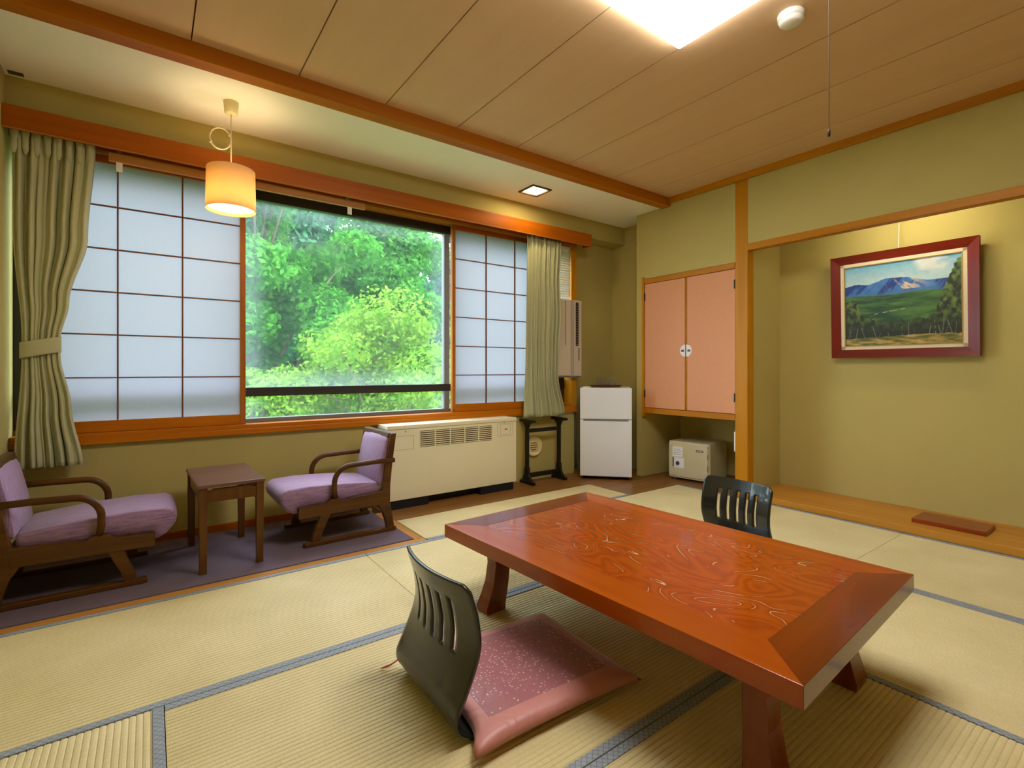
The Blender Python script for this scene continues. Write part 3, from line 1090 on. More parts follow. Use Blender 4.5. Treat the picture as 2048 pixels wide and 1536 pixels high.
# ------------------------------------------------------------------ wall cupboard with salmon doors
cp = thing('wall_cupboard', 'built-in wall cupboard with two salmon paper doors in a wooden frame', 'cupboard', (XR, 2.595, 0.565))
def cbox(x0, x1, y0, y1, z0, z1):
    return box(x0, x1, y0, y1, z0, z1)


cbox(3.775, 4.33, 2.14, 3.05, 0.61, 1.85).build('carcass', m_trim, cp, world=True)
cbox(XR - 0.008, 3.80, 3.03, 3.055, 0.565, 1.868).build('frame_stile', m_post, cp, bevel=0.002, world=True)
cbox(XR - 0.004, 3.80, 2.137, 3.03, 1.803, 1.85).build('frame_rail', m_trim, cp, bevel=0.002, world=True)
cbox(XR - 0.004, 3.80, 2.137, 3.03, 0.60, 0.648).build('frame_rail', m_trim, cp, bevel=0.002, world=True)
for y0_, y1_, s in ((2.588, 3.027, 1), (2.139, 2.582, -1)):
    d = cbox(XR + 0.004, 3.772, y0_, y1_, 0.652, 1.80).build('door', m_door, cp, bevel=0.002, world=True)
    e = (y0_ if s == 1 else y1_)
    cbox(XR + 0.001, XR + 0.006, *(sorted((e, e + s * 0.008))), 0.652, 1.80).build('door_edge', m_trim, d).location = -Vector(cp.location)
    # half-round pull plate
    pts = [(e + s * 0.003 + s * 0.052 * math.sin(PI * k / 16), 1.168 + 0.052 * math.cos(PI * k / 16)) for k in range(17)]
    pl = MB().prism(pts, 0, XR - 0.0005, XR + 0.005).build('pull_plate', m_paperw, d)
    pl.location = -Vector(cp.location)
    a, b = sorted((e + s * 0.014, e + s * 0.042))
    cbox(XR - 0.0015, XR + 0.002, a, b, 1.158, 1.176).build('pull_slot', m_brass, d).location = -Vector(cp.location)
    eo = y1_ if s == 1 else y0_
    for z in (0.78, 1.68):
        a, b = sorted((eo - s * 0.006, eo + s * 0.004))
        cbox(XR - 0.006, XR + 0.006, a, b, z - 0.035, z + 0.035).build('hinge', m_sock, cp, world=True)

# safe in the niche
SA = math.atan2(-0.373, 0.059)
sf = thing('safe', 'small beige safe with notices taped on its door, in the niche under the cupboard', 'safe', (3.887, 2.657, 0), SA)
sw = 0.19
box(-sw, sw, 0.014, 0.37, 0.022, 0.352).build('body', m_safe, sf, bevel=0.002)
box(-sw + 0.002, sw - 0.018, -0.004, 0.013, 0.04, 0.335).build('door', m_safe, sf, bevel=0.004)
box(-sw + 0.004, sw - 0.004, 0.006, 0.0155, 0.024, 0.350).build('front_frame', m_safe, sf, bevel=0.002)
box(sw - 0.018, sw - 0.0155, -0.001, 0.008, 0.05, 0.325).build('door_gap', m_safe_d, sf)
for z in (0.085, 0.19, 0.29):
    box(sw - 0.026, sw - 0.014, -0.006, 0.006, z - 0.028, z + 0.028).build('hinge', m_safe, sf, bevel=0.002)
box(0.07, 0.135, -0.0055, -0.003, 0.275, 0.293).build('name_plate', m_ink, sf)
for k in range(5):
    box(0.076 + k * 0.011, 0.083 + k * 0.011, -0.0062, -0.005, 0.279, 0.289).build('plate_letter', m_safe, sf)
p1 = box(-0.15, -0.055, -0.0055, -0.0035, 0.215, 0.305).build('notice', m_paperw, sf)
for k in range(4):
    box(-0.14, -0.065 - 0.01 * (k % 2), -0.006, -0.005, 0.235 + k * 0.015, 0.238 + k * 0.015).build('notice_line', m_fridge_d, sf)
p2 = box(-0.135, -0.04, -0.0065, -0.0045, 0.115, 0.208).build('notice', m_paperw, sf)
box(-0.152, -0.135, -0.006, -0.004, 0.12, 0.205).build('lock_plate', m_alu2, sf)
o = MB().lathe([(0.017, 0), (0.017, 0.008), (0.012, 0.014), (0.0, 0.014)], n=18, caps=False).build('dial', m_ink, sf, smooth=True)
o.matrix_local = Matrix.Translation((-0.1, -0.006, 0.158)) @ Matrix.Rotation(PI / 2, 4, 'X')
for x in (-0.115, -0.088):
    MB().tube([(x, -0.012, 0.145), (x - 0.001, -0.008, 0.09), (x + 0.001, -0.008, 0.03)], 0.0014, 6).build('key_string', m_rope if False else m_white, sf)
for x in (-0.15, 0.15):
    for y in (0.05, 0.32):
        MB().lathe([(0.018, 0), (0.015, 0.022)], x, y, 12).build('foot', m_fridge_d, sf)
single(box(3.742, 3.80, 2.136, 2.147, 0.355, 0.51), 'wall_switch', m_white, 'thin white switch strip on the post side above the safe', 'switch')

# ------------------------------------------------------------------ alcove: picture and stand block
PX = 4.27
def vnoise(seed):
    r = np.random.default_rng(seed)
    g = r.random((64, 64))

    def f(x, y):
        xi, yi = np.floor(x).astype(int), np.floor(y).astype(int)
        fx, fy = x - xi, y - yi
        fx, fy = fx * fx * (3 - 2 * fx), fy * fy * (3 - 2 * fy)
        a = g[yi % 64, xi % 64]
        b_ = g[yi % 64, (xi + 1) % 64]
        c = g[(yi + 1) % 64, xi % 64]
        d = g[(yi + 1) % 64, (xi + 1) % 64]
        return (a * (1 - fx) + b_ * fx) * (1 - fy) + (c * (1 - fx) + d * fx) * fy
    return lambda x, y: 0.55 * f(x, y) + 0.3 * f(2.1 * x + 7, 2.1 * y + 3) + 0.15 * f(4.3 * x + 1, 4.3 * y + 9)


def painting_colours(nu, nv):
    """landscape: blue snow-streaked hills, green valley, birch woods, straw field. u: left-right, v: bottom-top"""
    U, V = np.meshgrid(np.linspace(0, 1, nu + 1), np.linspace(0, 1, nv + 1))
    n1, n2, n3, n4 = vnoise(1), vnoise(2), vnoise(3), vnoise(4)

    def L3(c):
        return np.array(lin(c))

    def mixc(A, Bc, t):
        t = np.clip(t, 0, 1)[..., None]
        return A * (1 - t) + Bc * t
    C = mixc(np.broadcast_to(L3((176, 206, 212)), U.shape + (3,)), L3((92, 160, 196)), (V - 0.78) / 0.22)
    cloud = np.clip((n1(U * 4, V * 7) - 0.5) * 5 + (U - 0.55) * 1.2, 0, 1) * np.clip((V - 0.76) * 8, 0, 1)
    C = mixc(C, L3((216, 218, 216)), cloud * 0.85)
    # far hills
    ridge = 0.735 + 0.06 * np.exp(-((U - 0.38) / 0.12) ** 2) + 0.055 * np.exp(-((U - 0.55) / 0.13) ** 2) + 0.03 * np.exp(-((U - 0.12) / 0.12) ** 2) + 0.012 * (n1(U * 9, U * 0 + 3) - 0.5) * 2
    hill = V < ridge
    hc = mixc(np.broadcast_to(L3((30, 84, 168)), U.shape + (3,)), L3((84, 138, 196)), n2(U * 14 + V * 9, V * 5))
    fold = np.clip((n3(U * 16 - V * 10, V * 4 + 5) - 0.56) * 8, 0, 1)
    hc = mixc(hc, L3((24, 56, 128)), fold)
    snow = np.clip((n1(U * 22 + V * 16, V * 9 + 2) - 0.52) * 9, 0, 1) * np.exp(-((U - 0.56) / 0.12) ** 2) * (V > 0.66)
    hc = mixc(hc, L3((212, 190, 168)), snow)
    hc = mixc(hc, L3((70, 116, 140)), np.clip((0.66 - V) / 0.05, 0, 1) * 0.7)
    C = np.where(hill[..., None], hc, C)
    # valley
    val = V < 0.615 + 0.008 * np.sin(U * 12)
    band = n2(U * 5 + V * 3, V * 22)
    vc = mixc(np.broadcast_to(L3((30, 68, 44)), U.shape + (3,)), L3((78, 120, 52)), np.clip((band - 0.3) * 2.4, 0, 1))
    road = np.clip(1 - np.abs(V - (0.385 + 0.16 * (U - 0.25) - 0.10 * (U - 0.4) ** 2)) / 0.006, 0, 1) * (U > 0.28) * (U < 0.55) * (n3(U * 30, V * 4) > 0.4)
    vc = mixc(vc, L3((170, 184, 150)), road)
    C = np.where(val[..., None], vc, C)
    # woods: crowns left and right, low belt between
    crown = 0.30 + 0.28 * np.exp(-((U - 0.06) / 0.12) ** 2) + 0.62 * np.exp(-((U - 0.98) / 0.15) ** 2) + 0.07 * (n3(U * 12, U * 0 + 2) - 0.5) * 2
    wood_ = V < crown + 0.09 * (n4(U * 18, V * 18) - 0.5)
    wc = mixc(np.broadcast_to(L3((30, 42, 26)), U.shape + (3,)), L3((104, 130, 52)), np.clip((n4(U * 30, V * 22) - 0.36) * 2.6, 0, 1) * np.clip((V - 0.16) * 3.2, 0, 1))
    C = np.where(wood_[..., None], wc, C)
    for cx in (0.045, 0.06, 0.115, 0.18, 0.26, 0.285, 0.33, 0.40, 0.52, 0.575, 0.62, 0.745, 0.79, 0.825, 0.845, 0.875, 0.91, 0.945):
        top_ = 0.21 + 0.05 * math.sin(cx * 90) + (0.05 if cx > 0.7 or cx < 0.2 else 0)
        w_ = 0.0028 + 0.0012 * math.sin(cx * 70)
        t = np.clip(1 - np.abs(U - cx - 0.25 * (V - 0.15) * math.sin(cx * 60) - 0.006 * (n1(U * 0 + cx * 50, V * 30) - 0.5)) / w_, 0, 1) * (V > 0.11) * (V < top_)
        C = mixc(C, L3((150, 150, 132)), t * 0.8)
    fld = V < 0.10 + 0.035 * np.sin(U * 2.4 + 0.3) * U + 0.012 * (n1(U * 20, V * 8) - 0.5)
    fc_ = mixc(np.broadcast_to(L3((88, 92, 24)), U.shape + (3,)), L3((190, 158, 84)), np.clip((n2(U * 10, V * 40) - 0.35) * 2.5, 0, 1))
    C = np.where(fld[..., None], fc_, C)
    C = C * (0.9 + 0.2 * n3(U * 40, V * 40))[..., None]
    return np.clip(C, 0, 1)


pc = thing('framed_painting', 'framed oil painting of blue mountains over green woods, hanging in the alcove', 'painting', (4.225, 1.205, 1.09))
# local: y = -(left to right), tilted slightly forward at the top
TILT = math.radians(2.0)
PW, PH = 0.418, 0.752
fb = 0.06


def ppart(name, mb, m, **kw):
    o = mb.build(name, m, pc, **kw)
    o.rotation_euler = (0, -TILT, 0)
    return o


for nm, q in (('frame_side', [(-PW, 0), (-PW, PH), (-PW + fb, PH - fb), (-PW + fb, fb)]),
              ('frame_side', [(PW, 0), (PW - fb, fb), (PW - fb, PH - fb), (PW, PH)]),
              ('frame_top', [(-PW, PH), (PW, PH), (PW - fb, PH - fb), (-PW + fb, PH - fb)]),
              ('frame_bottom', [(-PW, 0), (-PW + fb, fb), (PW - fb, fb), (PW, 0)])):
    # outer edge proud, inner edge lower
    mbq = MB()
    front = []
    for (y, z) in q:
        outer = abs(y) > PW - 1e-6 or z < 1e-6 or z > PH - 1e-6
        front.append((-0.032 if outer else -0.012, y, z))
    back = [(0.01, y, z) for y, z in q]
    mbq.loft([back, front])
    ppart(nm, mbq, wood('picture_frame_' + nm, (98, 24, 10), (124, 36, 16), axis=1 if nm in ('frame_top', 'frame_bottom') else 2, rough=0.4, scale=10, coat=0.15) if nm + 'm' not in globals() else globals()[nm + 'm'])
lin_w = 0.022
i0y, i0z, i1z = PW - fb, fb, PH - fb
mbl = MB()
for a in ((-i0y, -i0y + lin_w, i0z, i1z), (i0y - lin_w, i0y, i0z, i1z), (-i0y, i0y, i0z, i0z + lin_w), (-i0y, i0y, i1z - lin_w, i1z)):
    mbl.box(-0.012, 0.006, a[0], a[1], a[2], a[3])
ppart('mat_liner', mbl, mat('linen_liner', (222, 206, 176), 0.8, 0.2, 0.05))
gy, gz0_, gz1_ = i0y - lin_w, i0z + lin_w, i1z - lin_w
mbg = MB()
for a in ((-gy, -gy + 0.006, gz0_, gz1_), (gy - 0.006, gy, gz0_, gz1_), (-gy, gy, gz0_, gz0_ + 0.006), (-gy, gy, gz1_ - 0.006, gz1_)):
    mbg.box(-0.014, 0.006, a[0], a[1], a[2], a[3])
ppart('gilt_edge', mbg, mat('gilt', (168, 140, 70), 0.35, 0.5, 0.1, metal=0.5))
NU, NV = 230, 190
cols = painting_colours(NU, NV)
mbp = MB().grid(lambda u, v: (-0.006, gy - 2 * gy * u, gz0_ + (gz1_ - gz0_) * v), NU, NV)
m_paint, nt, b = new_mat('oil_painting')
at = nd(nt, 'ShaderNodeVertexColor')
at.layer_name = 'paint'
nt.links.new(at.outputs[0], b.inputs['Base Color'])
b.inputs['Roughness'].default_value = 0.5
pn = nd(nt, 'ShaderNodeTexNoise')
pn.inputs['Scale'].default_value = 90
bp_ = nd(nt, 'ShaderNodeBump')
bp_.inputs['Strength'].default_value = 0.2
bp_.inputs['Distance'].default_value = 0.003
nt.links.new(pn.outputs[0], bp_.inputs['Height'])
nt.links.new(bp_.outputs[0], b.inputs['Normal'])
po = ppart('canvas', mbp, m_paint)
ca = po.data.color_attributes.new('paint', 'FLOAT_COLOR', 'POINT')
flat = np.concatenate([cols.reshape(-1, 3), np.ones(((NU + 1) * (NV + 1), 1))], axis=1).astype(np.float32)
ca.data.foreach_set('color', flat.ravel())
MB().tube([(-0.005, 0.01, PH - 0.005), (0.035, 0.01, 2.36 - 1.09)], 0.0022, 6).build('hanging_wire', m_white, pc)

single(box(3.862, 4.10, 0.70, 1.045, 0.047, 0.073), 'display_board', m_block, 'flat reddish wooden display board lying on the alcove floor', 'board', bevel=0.003)

# hidden tube light of the alcove, behind the lintel
tl = thing('alcove_light', 'tube lamp fixed behind the alcove lintel above the painting', 'lamp', (3.845, 1.1, 2.10))
box(-0.03, 0.03, -0.32, 0.32, 0.03, 0.07).build('housing', m_white, tl)
MB().tube([(0, -0.29, 0.01), (0, 0.29, 0.01)], 0.013, 10).build('tube', emit('tube_glow', (1.0, 0.92, 0.76), TOKO), tl)
for y in (-0.295, 0.295):
    box(-0.015, 0.015, y - 0.012, y + 0.012, -0.008, 0.03).build('socket', m_white, tl)
box(-0.045, 0.0, -0.3, 0.3, 0.07, 0.08).build('mount', m_white, tl)

# ------------------------------------------------------------------ ceiling fittings
# big square panel lamp
lp = thing('ceiling_lamp', 'large square white panel lamp glowing on the boarded ceiling', 'lamp', (1.50, 1.03, ZC))
hs = 0.39
box(-0.5, 0.5, -hs, hs, -0.035, 0.0).build('diffuser', emit('panel_glow', (1.0, 0.97, 0.93), LAMP), lp, bevel=0.012, seg=3)
box(-hs + 0.03, hs - 0.03, -hs + 0.03, hs - 0.03, -0.004, 0.0).build('base_plate', m_white, lp)
pcx, pcy = 0.30, -0.325
MB().tube([(pcx, pcy, -0.035), (pcx, pcy, -0.742)], 0.0012, 6).build('pull_cord', m_sock, lp)
MB().lathe([(0.0022, -0.765), (0.0042, -0.762), (0.0042, -0.745), (0.002, -0.74)], pcx, pcy, 10).build('pull_knob', m_sock, lp, smooth=True)

sd = thing('smoke_detector', 'round white smoke detector on the boarded ceiling', 'smoke detector', (2.225, 1.02, ZC))
MB().lathe([(0.0, 0.0), (0.05, 0.0), (0.052, -0.004), (0.05, -0.026), (0.0, -0.026)], n=32, caps=False).build('base', m_white, sd, smooth=True)
MB().lathe([(0.046, -0.026), (0.046, -0.029), (0.0445, -0.038), (0.036, -0.045), (0.0, -0.047)], n=32, caps=False).build('cover', m_white, sd, smooth=True)
box(0.046, 0.06, -0.03, -0.014, -0.014, -0.002).build('indicator', m_white, sd, bevel=0.002)

# square downlight
dl = thing('downlight', 'square recessed downlight glowing in the pale ceiling above the heater', 'lamp', (2.538, 3.165, ZA))
r0, r1 = 0.098, 0.080
for a in ((-r0, r0, -r0, -r1), (-r0, r0, r1, r0), (-r0, -r1, -r1, r1), (r1, r0, -r1, r1)):
    box(a[0], a[1], a[2], a[3], -0.010, 0.0).build('frame_bar', m_brass, dl, bevel=0.002)
box(-r1, r1, -r1, r1, -0.003, -0.0012).build('reflector', m_cream, dl)
box(-0.066, 0.066, -0.066, 0.066, -0.0058, -0.0034).build('lens', emit('downlight_glow', (1.0, 0.80, 0.48), DOWN), dl)

# pendant lamp
pd_ = thing('pendant_lamp', 'cream drum pendant lamp hanging by a looped cord in front of the window', 'lamp', (0.359, 3.105, 1.872))
H = ZA - 1.872
MB().lathe([(0.0, H), (0.037, H), (0.036, H - 0.02), (0.033, H - 0.06), (0.02, H - 0.066), (0.0, H - 0.066)], n=24, caps=False).build('ceiling_rose', m_cream, pd_, smooth=True)
MB().tube([(0, 0, H - 0.06), (0, 0, 0.215)], 0.003, 8).build('cord', m_cord, pd_, smooth=True)
# loop of spare cord beside the drop, in the plane facing the room
ex, ey = 0.993, -0.115
lpz = 0.385
ring = [((math.cos(a) - 1.0) * 0.050 * ex, (math.cos(a) - 1.0) * 0.050 * ey, lpz + 0.058 * math.sin(a)) for a in [2 * PI * k / 32 for k in range(32)]]
MB().tube(ring, 0.0042, 8, closed=True).build('cord_loop', m_cord, pd_, smooth=True)
for a in (0.5, 3.6):
    q = ((math.cos(a) - 1.0) * 0.050 * ex, (math.cos(a) - 1.0) * 0.050 * ey, lpz + 0.058 * math.sin(a))
    MB().tube([(q[0], q[1], q[2] - 0.006), (q[0], q[1], q[2] + 0.006)], 0.007, 8).build('cord_tie', m_cord, pd_)
MB().lathe([(0.121, 0.0), (0.122, 0.002), (0.118, 0.222), (0.116, 0.224), (0.114, 0.222), (0.118, 0.002), (0.121, 0.0)], n=48, caps=False).build('shade', m_shade, pd_, smooth=True)
for a in (0, PI * 2 / 3, PI * 4 / 3):
    MB().tube([(0, 0, 0.217), (0.115 * math.cos(a), 0.115 * math.sin(a), 0.219)], 0.002, 6).build('shade_spoke', m_white, pd_)
MB().lathe([(0.0, 0.018), (0.1175, 0.018)], n=48, caps=False).build('diffuser', translucent('pendant_diffuser', (255, 240, 210), 0.75), pd_)
MB().lathe([(0.0, 0.075), (0.02, 0.08), (0.03, 0.10), (0.024, 0.125), (0.014, 0.15), (0.014, 0.165)], n=16, caps=False).build('bulb', emit('bulb_glow', (1.0, 0.66, 0.30), 3.0), pd_, smooth=True)
MB().lathe([(0.018, 0.165), (0.018, 0.22)], n=16).build('socket', m_white, pd_)
bl_ = bpy.data.lights.new('pendant_bulb', 'POINT')
bl_.energy = PEND
bl_.color = (1.0, 0.76, 0.45)
bl_.shadow_soft_size = 0.09
blo = bpy.data.objects.new('pendant_bulb', bl_)
COL.objects.link(blo)
blo.parent = pd_
blo.location = (0, 0, 0.055)

# ------------------------------------------------------------------ armchairs
def armchair(label, loc, rz):
    """local: seat faces -x, x from .0 (runner front) to .54, near side y=-.225"""
    t = thing('armchair', label, 'armchair', loc, rz, 'low armchairs by the window')
    W = 0.215
    for s in (-1, 1):
        y = s * W
        ya, yb = y - 0.017, y + 0.017
        MB().box(0.0, 0.545, ya - 0.003, yb + 0.003, 0.0, 0.024).build('runner', m_chairw, t, bevel=0.004)
        # curved front leg
        pts = [(0.038, 0.022), (0.086, 0.022), (0.098, 0.07), (0.122, 0.12), (0.145, 0.172), (0.088, 0.172), (0.07, 0.12), (0.05, 0.07)]
        MB().prism(pts, 1, ya, yb).build('front_leg', m_chairw, t, bevel=0.003)
        # rear post: top leans back, lower part sweeps back to the runner
        pts = [(0.488, 0.022), (0.535, 0.022), (0.523, 0.09), (0.507, 0.18), (0.508, 0.28), (0.522, 0.42), (0.548, 0.602), (0.516, 0.602), (0.486, 0.42), (0.462, 0.28), (0.44, 0.2), (0.43, 0.17), (0.462, 0.12), (0.478, 0.07)]
        MB().prism(pts, 1, ya, yb).build('rear_post', m_chairw, t, bevel=0.003)
        # side rail with a raised pad where the arm stands
        pts = [(-0.03, 0.166), (0.46, 0.172), (0.47, 0.252), (0.26, 0.243), (0.245, 0.236), (0.22, 0.236), (0.20, 0.252), (0.145, 0.252), (0.12, 0.232), (-0.03, 0.226)]
        MB().prism(pts, 1, ya - 0.001, yb + 0.001).build('side_rail', m_chairw, t, bevel=0.003)
        # bent arm
        path = [(0.535, y * 1.06, 0.436), (0.40, y * 1.06, 0.438), (0.28, y * 1.06, 0.434)]
        path += [(x, y * 1.06, z) for x, z in arc(0.262, 0.338, 0.096, PI * 0.5, PI * 1.02, 9)]
        path += [(0.166, y * 1.05, 0.30), (0.174, y * 1.02, 0.248)]
        MB().tube(path, 0.0155, 10, 0.9).build('arm', m_chairw, t, smooth=True)
    # upholstered seat, front edge rolls over the frame
    def seat(u, v):
        a = 2 * PI * u
        return None
    sec = [(-0.112, 0.252), (-0.118, 0.285), (-0.108, 0.312), (-0.08, 0.328), (0.05, 0.334), (0.25, 0.324), (0.44, 0.302), (0.452, 0.28), (0.45, 0.232), (0.0, 0.214), (-0.02, 0.19), (-0.045, 0.188), (-0.075, 0.205)]
    rings = []
    for y, sc_ in ((-0.195, 0.90), (-0.19, 0.97), (-0.175, 1.0), (-0.08, 1.015), (0.08, 1.015), (0.175, 1.0), (0.19, 0.97), (0.195, 0.90)):
        cx, cz = 0.17, 0.265
        rings.append([(cx + (x - cx) * (0.5 + 0.5 * sc_), y, cz + (z - cz) * sc_) for x, z in sec])
    MB().loft(rings).build('seat_cushion', m_seat, t, smooth=True, bevel=0.0)
    # padded back
    rings = []
    for z, xf, th in ((0.285, 0.452, 0.02), (0.30, 0.446, 0.034), (0.42, 0.464, 0.042), (0.55, 0.492, 0.036), (0.582, 0.508, 0.02)):
        r = []
        for y, b_ in ((-0.195, 0.75), (-0.18, 1.0), (0.0, 1.15), (0.18, 1.0), (0.195, 0.75)):
            r.append((xf + 0.03 - 0.03 * b_, y, z))
        r += [(xf + th + 0.01, 0.195, z), (xf + th + 0.01, -0.195, z)]
        rings.append(r)
    MB().loft(rings).build('back_cushion', m_back, t, smooth=True)
    MB().prism([(0.503, 0.575), (0.548, 0.58), (0.55, 0.603), (0.512, 0.603)], 1, -0.2, 0.2).build('top_rail', m_chairw, t, bevel=0.004)
    MB().prism([(0.44, 0.18), (0.47, 0.18), (0.47, 0.25), (0.44, 0.25)], 1, -0.2, 0.2).build('rear_rail', m_chairw, t)
    box(0.06, 0.1, -0.2, 0.2, 0.172, 0.232).build('front_rail', m_chairw, t)
    return t


armchair('low wooden armchair with mauve cushions beside the heater, facing left', (0.69, 3.15, 0.004), math.radians(1.5))
armchair('low wooden armchair with mauve cushions by the left wall, cut by the picture edge', (-0.01, 3.12, 0.004), PI)

# ------------------------------------------------------------------ side table
st = thing('side_table', 'small tall wooden side table standing between the two armchairs', 'table', (0.325, 3.105, 0.004), math.radians(2.2))
tx, tyy = 0.150, 0.272
box(-tx, tx, -tyy, tyy, 0.418, 0.435).build('top', m_tabletop, st, bevel=0.003)
for sx_ in (-1, 1):
    for sy_ in (-1, 1):
        cx, cy = sx_ * (tx - 0.024), sy_ * (tyy - 0.024)
        MB().loft([[(cx + a * w_, cy + b_ * w_, z) for a, b_ in ((-1, -1), (1, -1), (1, 1), (-1, 1))] for z, w_ in ((0.0, 0.0155), (0.37, 0.018), (0.418, 0.018))]).build('leg', m_tablew, st, bevel=0.002)
for sy_ in (-1, 1):
    y = sy_ * (tyy - 0.024)
    MB().prism([(-tx + 0.04, 0.335), (-tx + 0.055, 0.345), (tx - 0.055, 0.345), (tx - 0.04, 0.335), (tx - 0.04, 0.40), (tx - 0.06, 0.40), (tx - 0.065, 0.408), (-tx + 0.065, 0.408), (-tx + 0.06, 0.40), (-tx + 0.04, 0.40)], 1, y - 0.009, y + 0.009).build('apron', m_tablew, st)
for sx_ in (-1, 1):
    x = sx_ * (tx - 0.024)
    box(x - 0.009, x + 0.009, -tyy + 0.04, tyy - 0.04, 0.348, 0.402).build('apron', m_tablew, st)

# ------------------------------------------------------------------ low table
lt = thing('low_table', 'low red-brown lacquered table with carved grain top in the room centre', 'table', (1.484, 1.192, 0), math.radians(3.4))
TX, TY, TB = 0.44, 0.695, 0.125
zt0, zt1 = 0.298, 0.35
def slab(poly, z0=zt0, z1=zt1):
    return MB().prism(poly, 2, z0, z1)


g = 0.0006
MB().box(-TX + TB + g, TX - TB - g, -TY + TB + g, TY - TB - g, zt0, zt1 - 0.0008).build('panel', m_panel, lt)
slab([(-TX, -TY), (-TX + TB, -TY + TB), (-TX + TB, TY - TB), (-TX, TY)]).build('border_board', m_lowborder_y, lt, bevel=0.0012)
slab([(TX, -TY), (TX, TY), (TX - TB, TY - TB), (TX - TB, -TY + TB)]).build('border_board', m_lowborder_y, lt, bevel=0.0012)
slab([(-TX, -TY), (TX, -TY), (TX - TB, -TY + TB), (-TX + TB, -TY + TB)]).build('border_board', m_lowborder_x, lt, bevel=0.0012)
slab([(-TX, TY), (-TX + TB, TY - TB), (TX - TB, TY - TB), (TX, TY)]).build('border_board', m_lowborder_x, lt, bevel=0.0012)
for sx_ in (-1, 1):
    for sy_ in (-1, 1):
        rings = []
        for z, ox, oy, wx, wy in ((0.0, 0.022, 0.022, 0.048, 0.036), (0.02, 0.024, 0.023, 0.05, 0.037), (0.06, 0.016, 0.016, 0.045, 0.034), (0.12, 0.006, 0.006, 0.040, 0.031), (0.20, 0.0, 0.0, 0.038, 0.030), (0.298, 0.004, 0.004, 0.041, 0.033)):
            cx, cy = sx_ * (TX - 0.165 + ox), sy_ * (TY - 0.16 + oy)
            rings.append([(cx + a * wx, cy + b_ * wy, z) for a, b_ in ((-1, -1), (1, -1), (1, 1), (-1, 1))])
        MB().loft(rings).build('leg', m_leg, lt, bevel=0.003)
for sx_ in (-1, 1):
    box(sx_ * (TX - 0.165) - 0.012, sx_ * (TX - 0.165) + 0.012, -TY + 0.19, TY - 0.19, 0.25, 0.298).build('under_rail', m_leg, lt)
for sy_ in (-1, 1):
    box(-TX + 0.2, TX - 0.2, sy_ * (TY - 0.16) - 0.012, sy_ * (TY - 0.16) + 0.012, 0.25, 0.298).build('under_rail', m_leg, lt)

# ------------------------------------------------------------------ legless chairs
ZP = [(0.40, 0.010), (0.10, 0.010), (0.04, 0.012), (0.008, 0.024), (-0.010, 0.045), (-0.013, 0.078), (0.008, 0.123), (0.032, 0.174), (0.050, 0.222), (0.055, 0.266), (0.045, 0.334), (0.030, 0.385), (0.020, 0.42)]


def zaisu(label, loc, rz, sc_=1.0):
    t = thing('legless_chair', label, 'chair', loc, rz, 'black legless floor chairs')
    # resample the profile by length
    P = [Vector(p) for p in ZP]
    # Catmull-Rom
    fine = []
    for i in range(len(P) - 1):
        p0, p1, p2, p3 = P[max(i - 1, 0)], P[i], P[i + 1], P[min(i + 2, len(P) - 1)]
        for k in range(6):
            s = k / 6
            fine.append(0.5 * ((2 * p1) + (-p0 + p2) * s + (2 * p0 - 5 * p1 + 4 * p2 - p3) * s * s + (-p0 + 3 * p1 - 3 * p2 + p3) * s ** 3))
    fine.append(P[-1])
    NW = 44
    W = 0.205 * sc_
    mbz = MB()
    rows = len(fine)
    zs = [p.y for p in fine]
    for j, p in enumerate(fine):
        bow = 0.036 * max(0.0, min(1.0, (p.y - 0.06) / 0.18))       # back hollows towards the sitter
        w = W
        if p.y > 0.37:                                                # rounded top corners
            w = W - 0.022 * max(0.0, (p.y - 0.395) / 0.025) ** 2
        if j < 4:
            w = W - 0.02 * (1 - j / 4) ** 2
        for i in range(NW + 1):
            y = -w + 2 * w * i / NW
            q = 1 - (y / W) ** 2
            drop = 0.0
            mbz.v.append((p.x - bow * q + drop, y, p.y))
    slots = [(0.205 + 0.135 * k, 0.205 + 0.135 * k + 0.048) for k in range(5)]
    for j in range(rows - 1):
        zm = (zs[j] + zs[j + 1]) / 2
        back = j > 24
        for i in range(NW):
            um = (i + 0.5) / NW
            if back and 0.205 < zm < 0.362 and any(a < um < b_ for a, b_ in slots):
                continue
            a = j * (NW + 1) + i
            mbz.f.append((a, a + 1, a + NW + 2, a + NW + 1))
    o = mbz.build('shell', m_zaisu, t, smooth=True, solid=0.011)
    return t


zaisu('black slatted legless floor chair with a pink cushion in front of the low table', (0.672, 1.345, 0), math.radians(-1.0))
zaisu('black slatted legless floor chair behind the far side of the low table', (2.50, 1.405, 0), PI + math.radians(-3), 0.93)

# pink floor cushion with corner tassel
zb = thing('floor_cushion', 'pink patterned floor cushion lying on the black legless chair', 'cushion', (0.965, 1.29, 0.0175), math.radians(-3))
NX = 36


def zab(top):
    def fn(u, v):
        a, b_ = u * 2 - 1, v * 2 - 1
        hx_, hy_ = 0.285, 0.245
        # sides curve in between the pulled-out corners
        x = a * hx_ * (1 + 0.06 * (abs(b_) ** 3) - 0.02)
        y = b_ * hy_ * (1 + 0.06 * (abs(a) ** 3) - 0.02)
        if a < -0.8:
            x += 0.03 * (1 - min(1, abs(b_) / 0.86) ** 8) * ((-a - 0.8) / 0.2)
        e = (1 - abs(a) ** 5) * (1 - abs(b_) ** 5)
        hgt = 0.037 * (max(e, 0) ** 0.38)
        sag = 0.010 * math.exp(-((a + 0.2) ** 2 + b_ ** 2) * 6)
        z = 0.012 + (hgt - sag if top else -0.012 * max(e, 0) ** 0.3)
        z += 0.03 * max(0.0, a - 0.2) * 0  # lies flat
        return (x, y, z)
    return fn


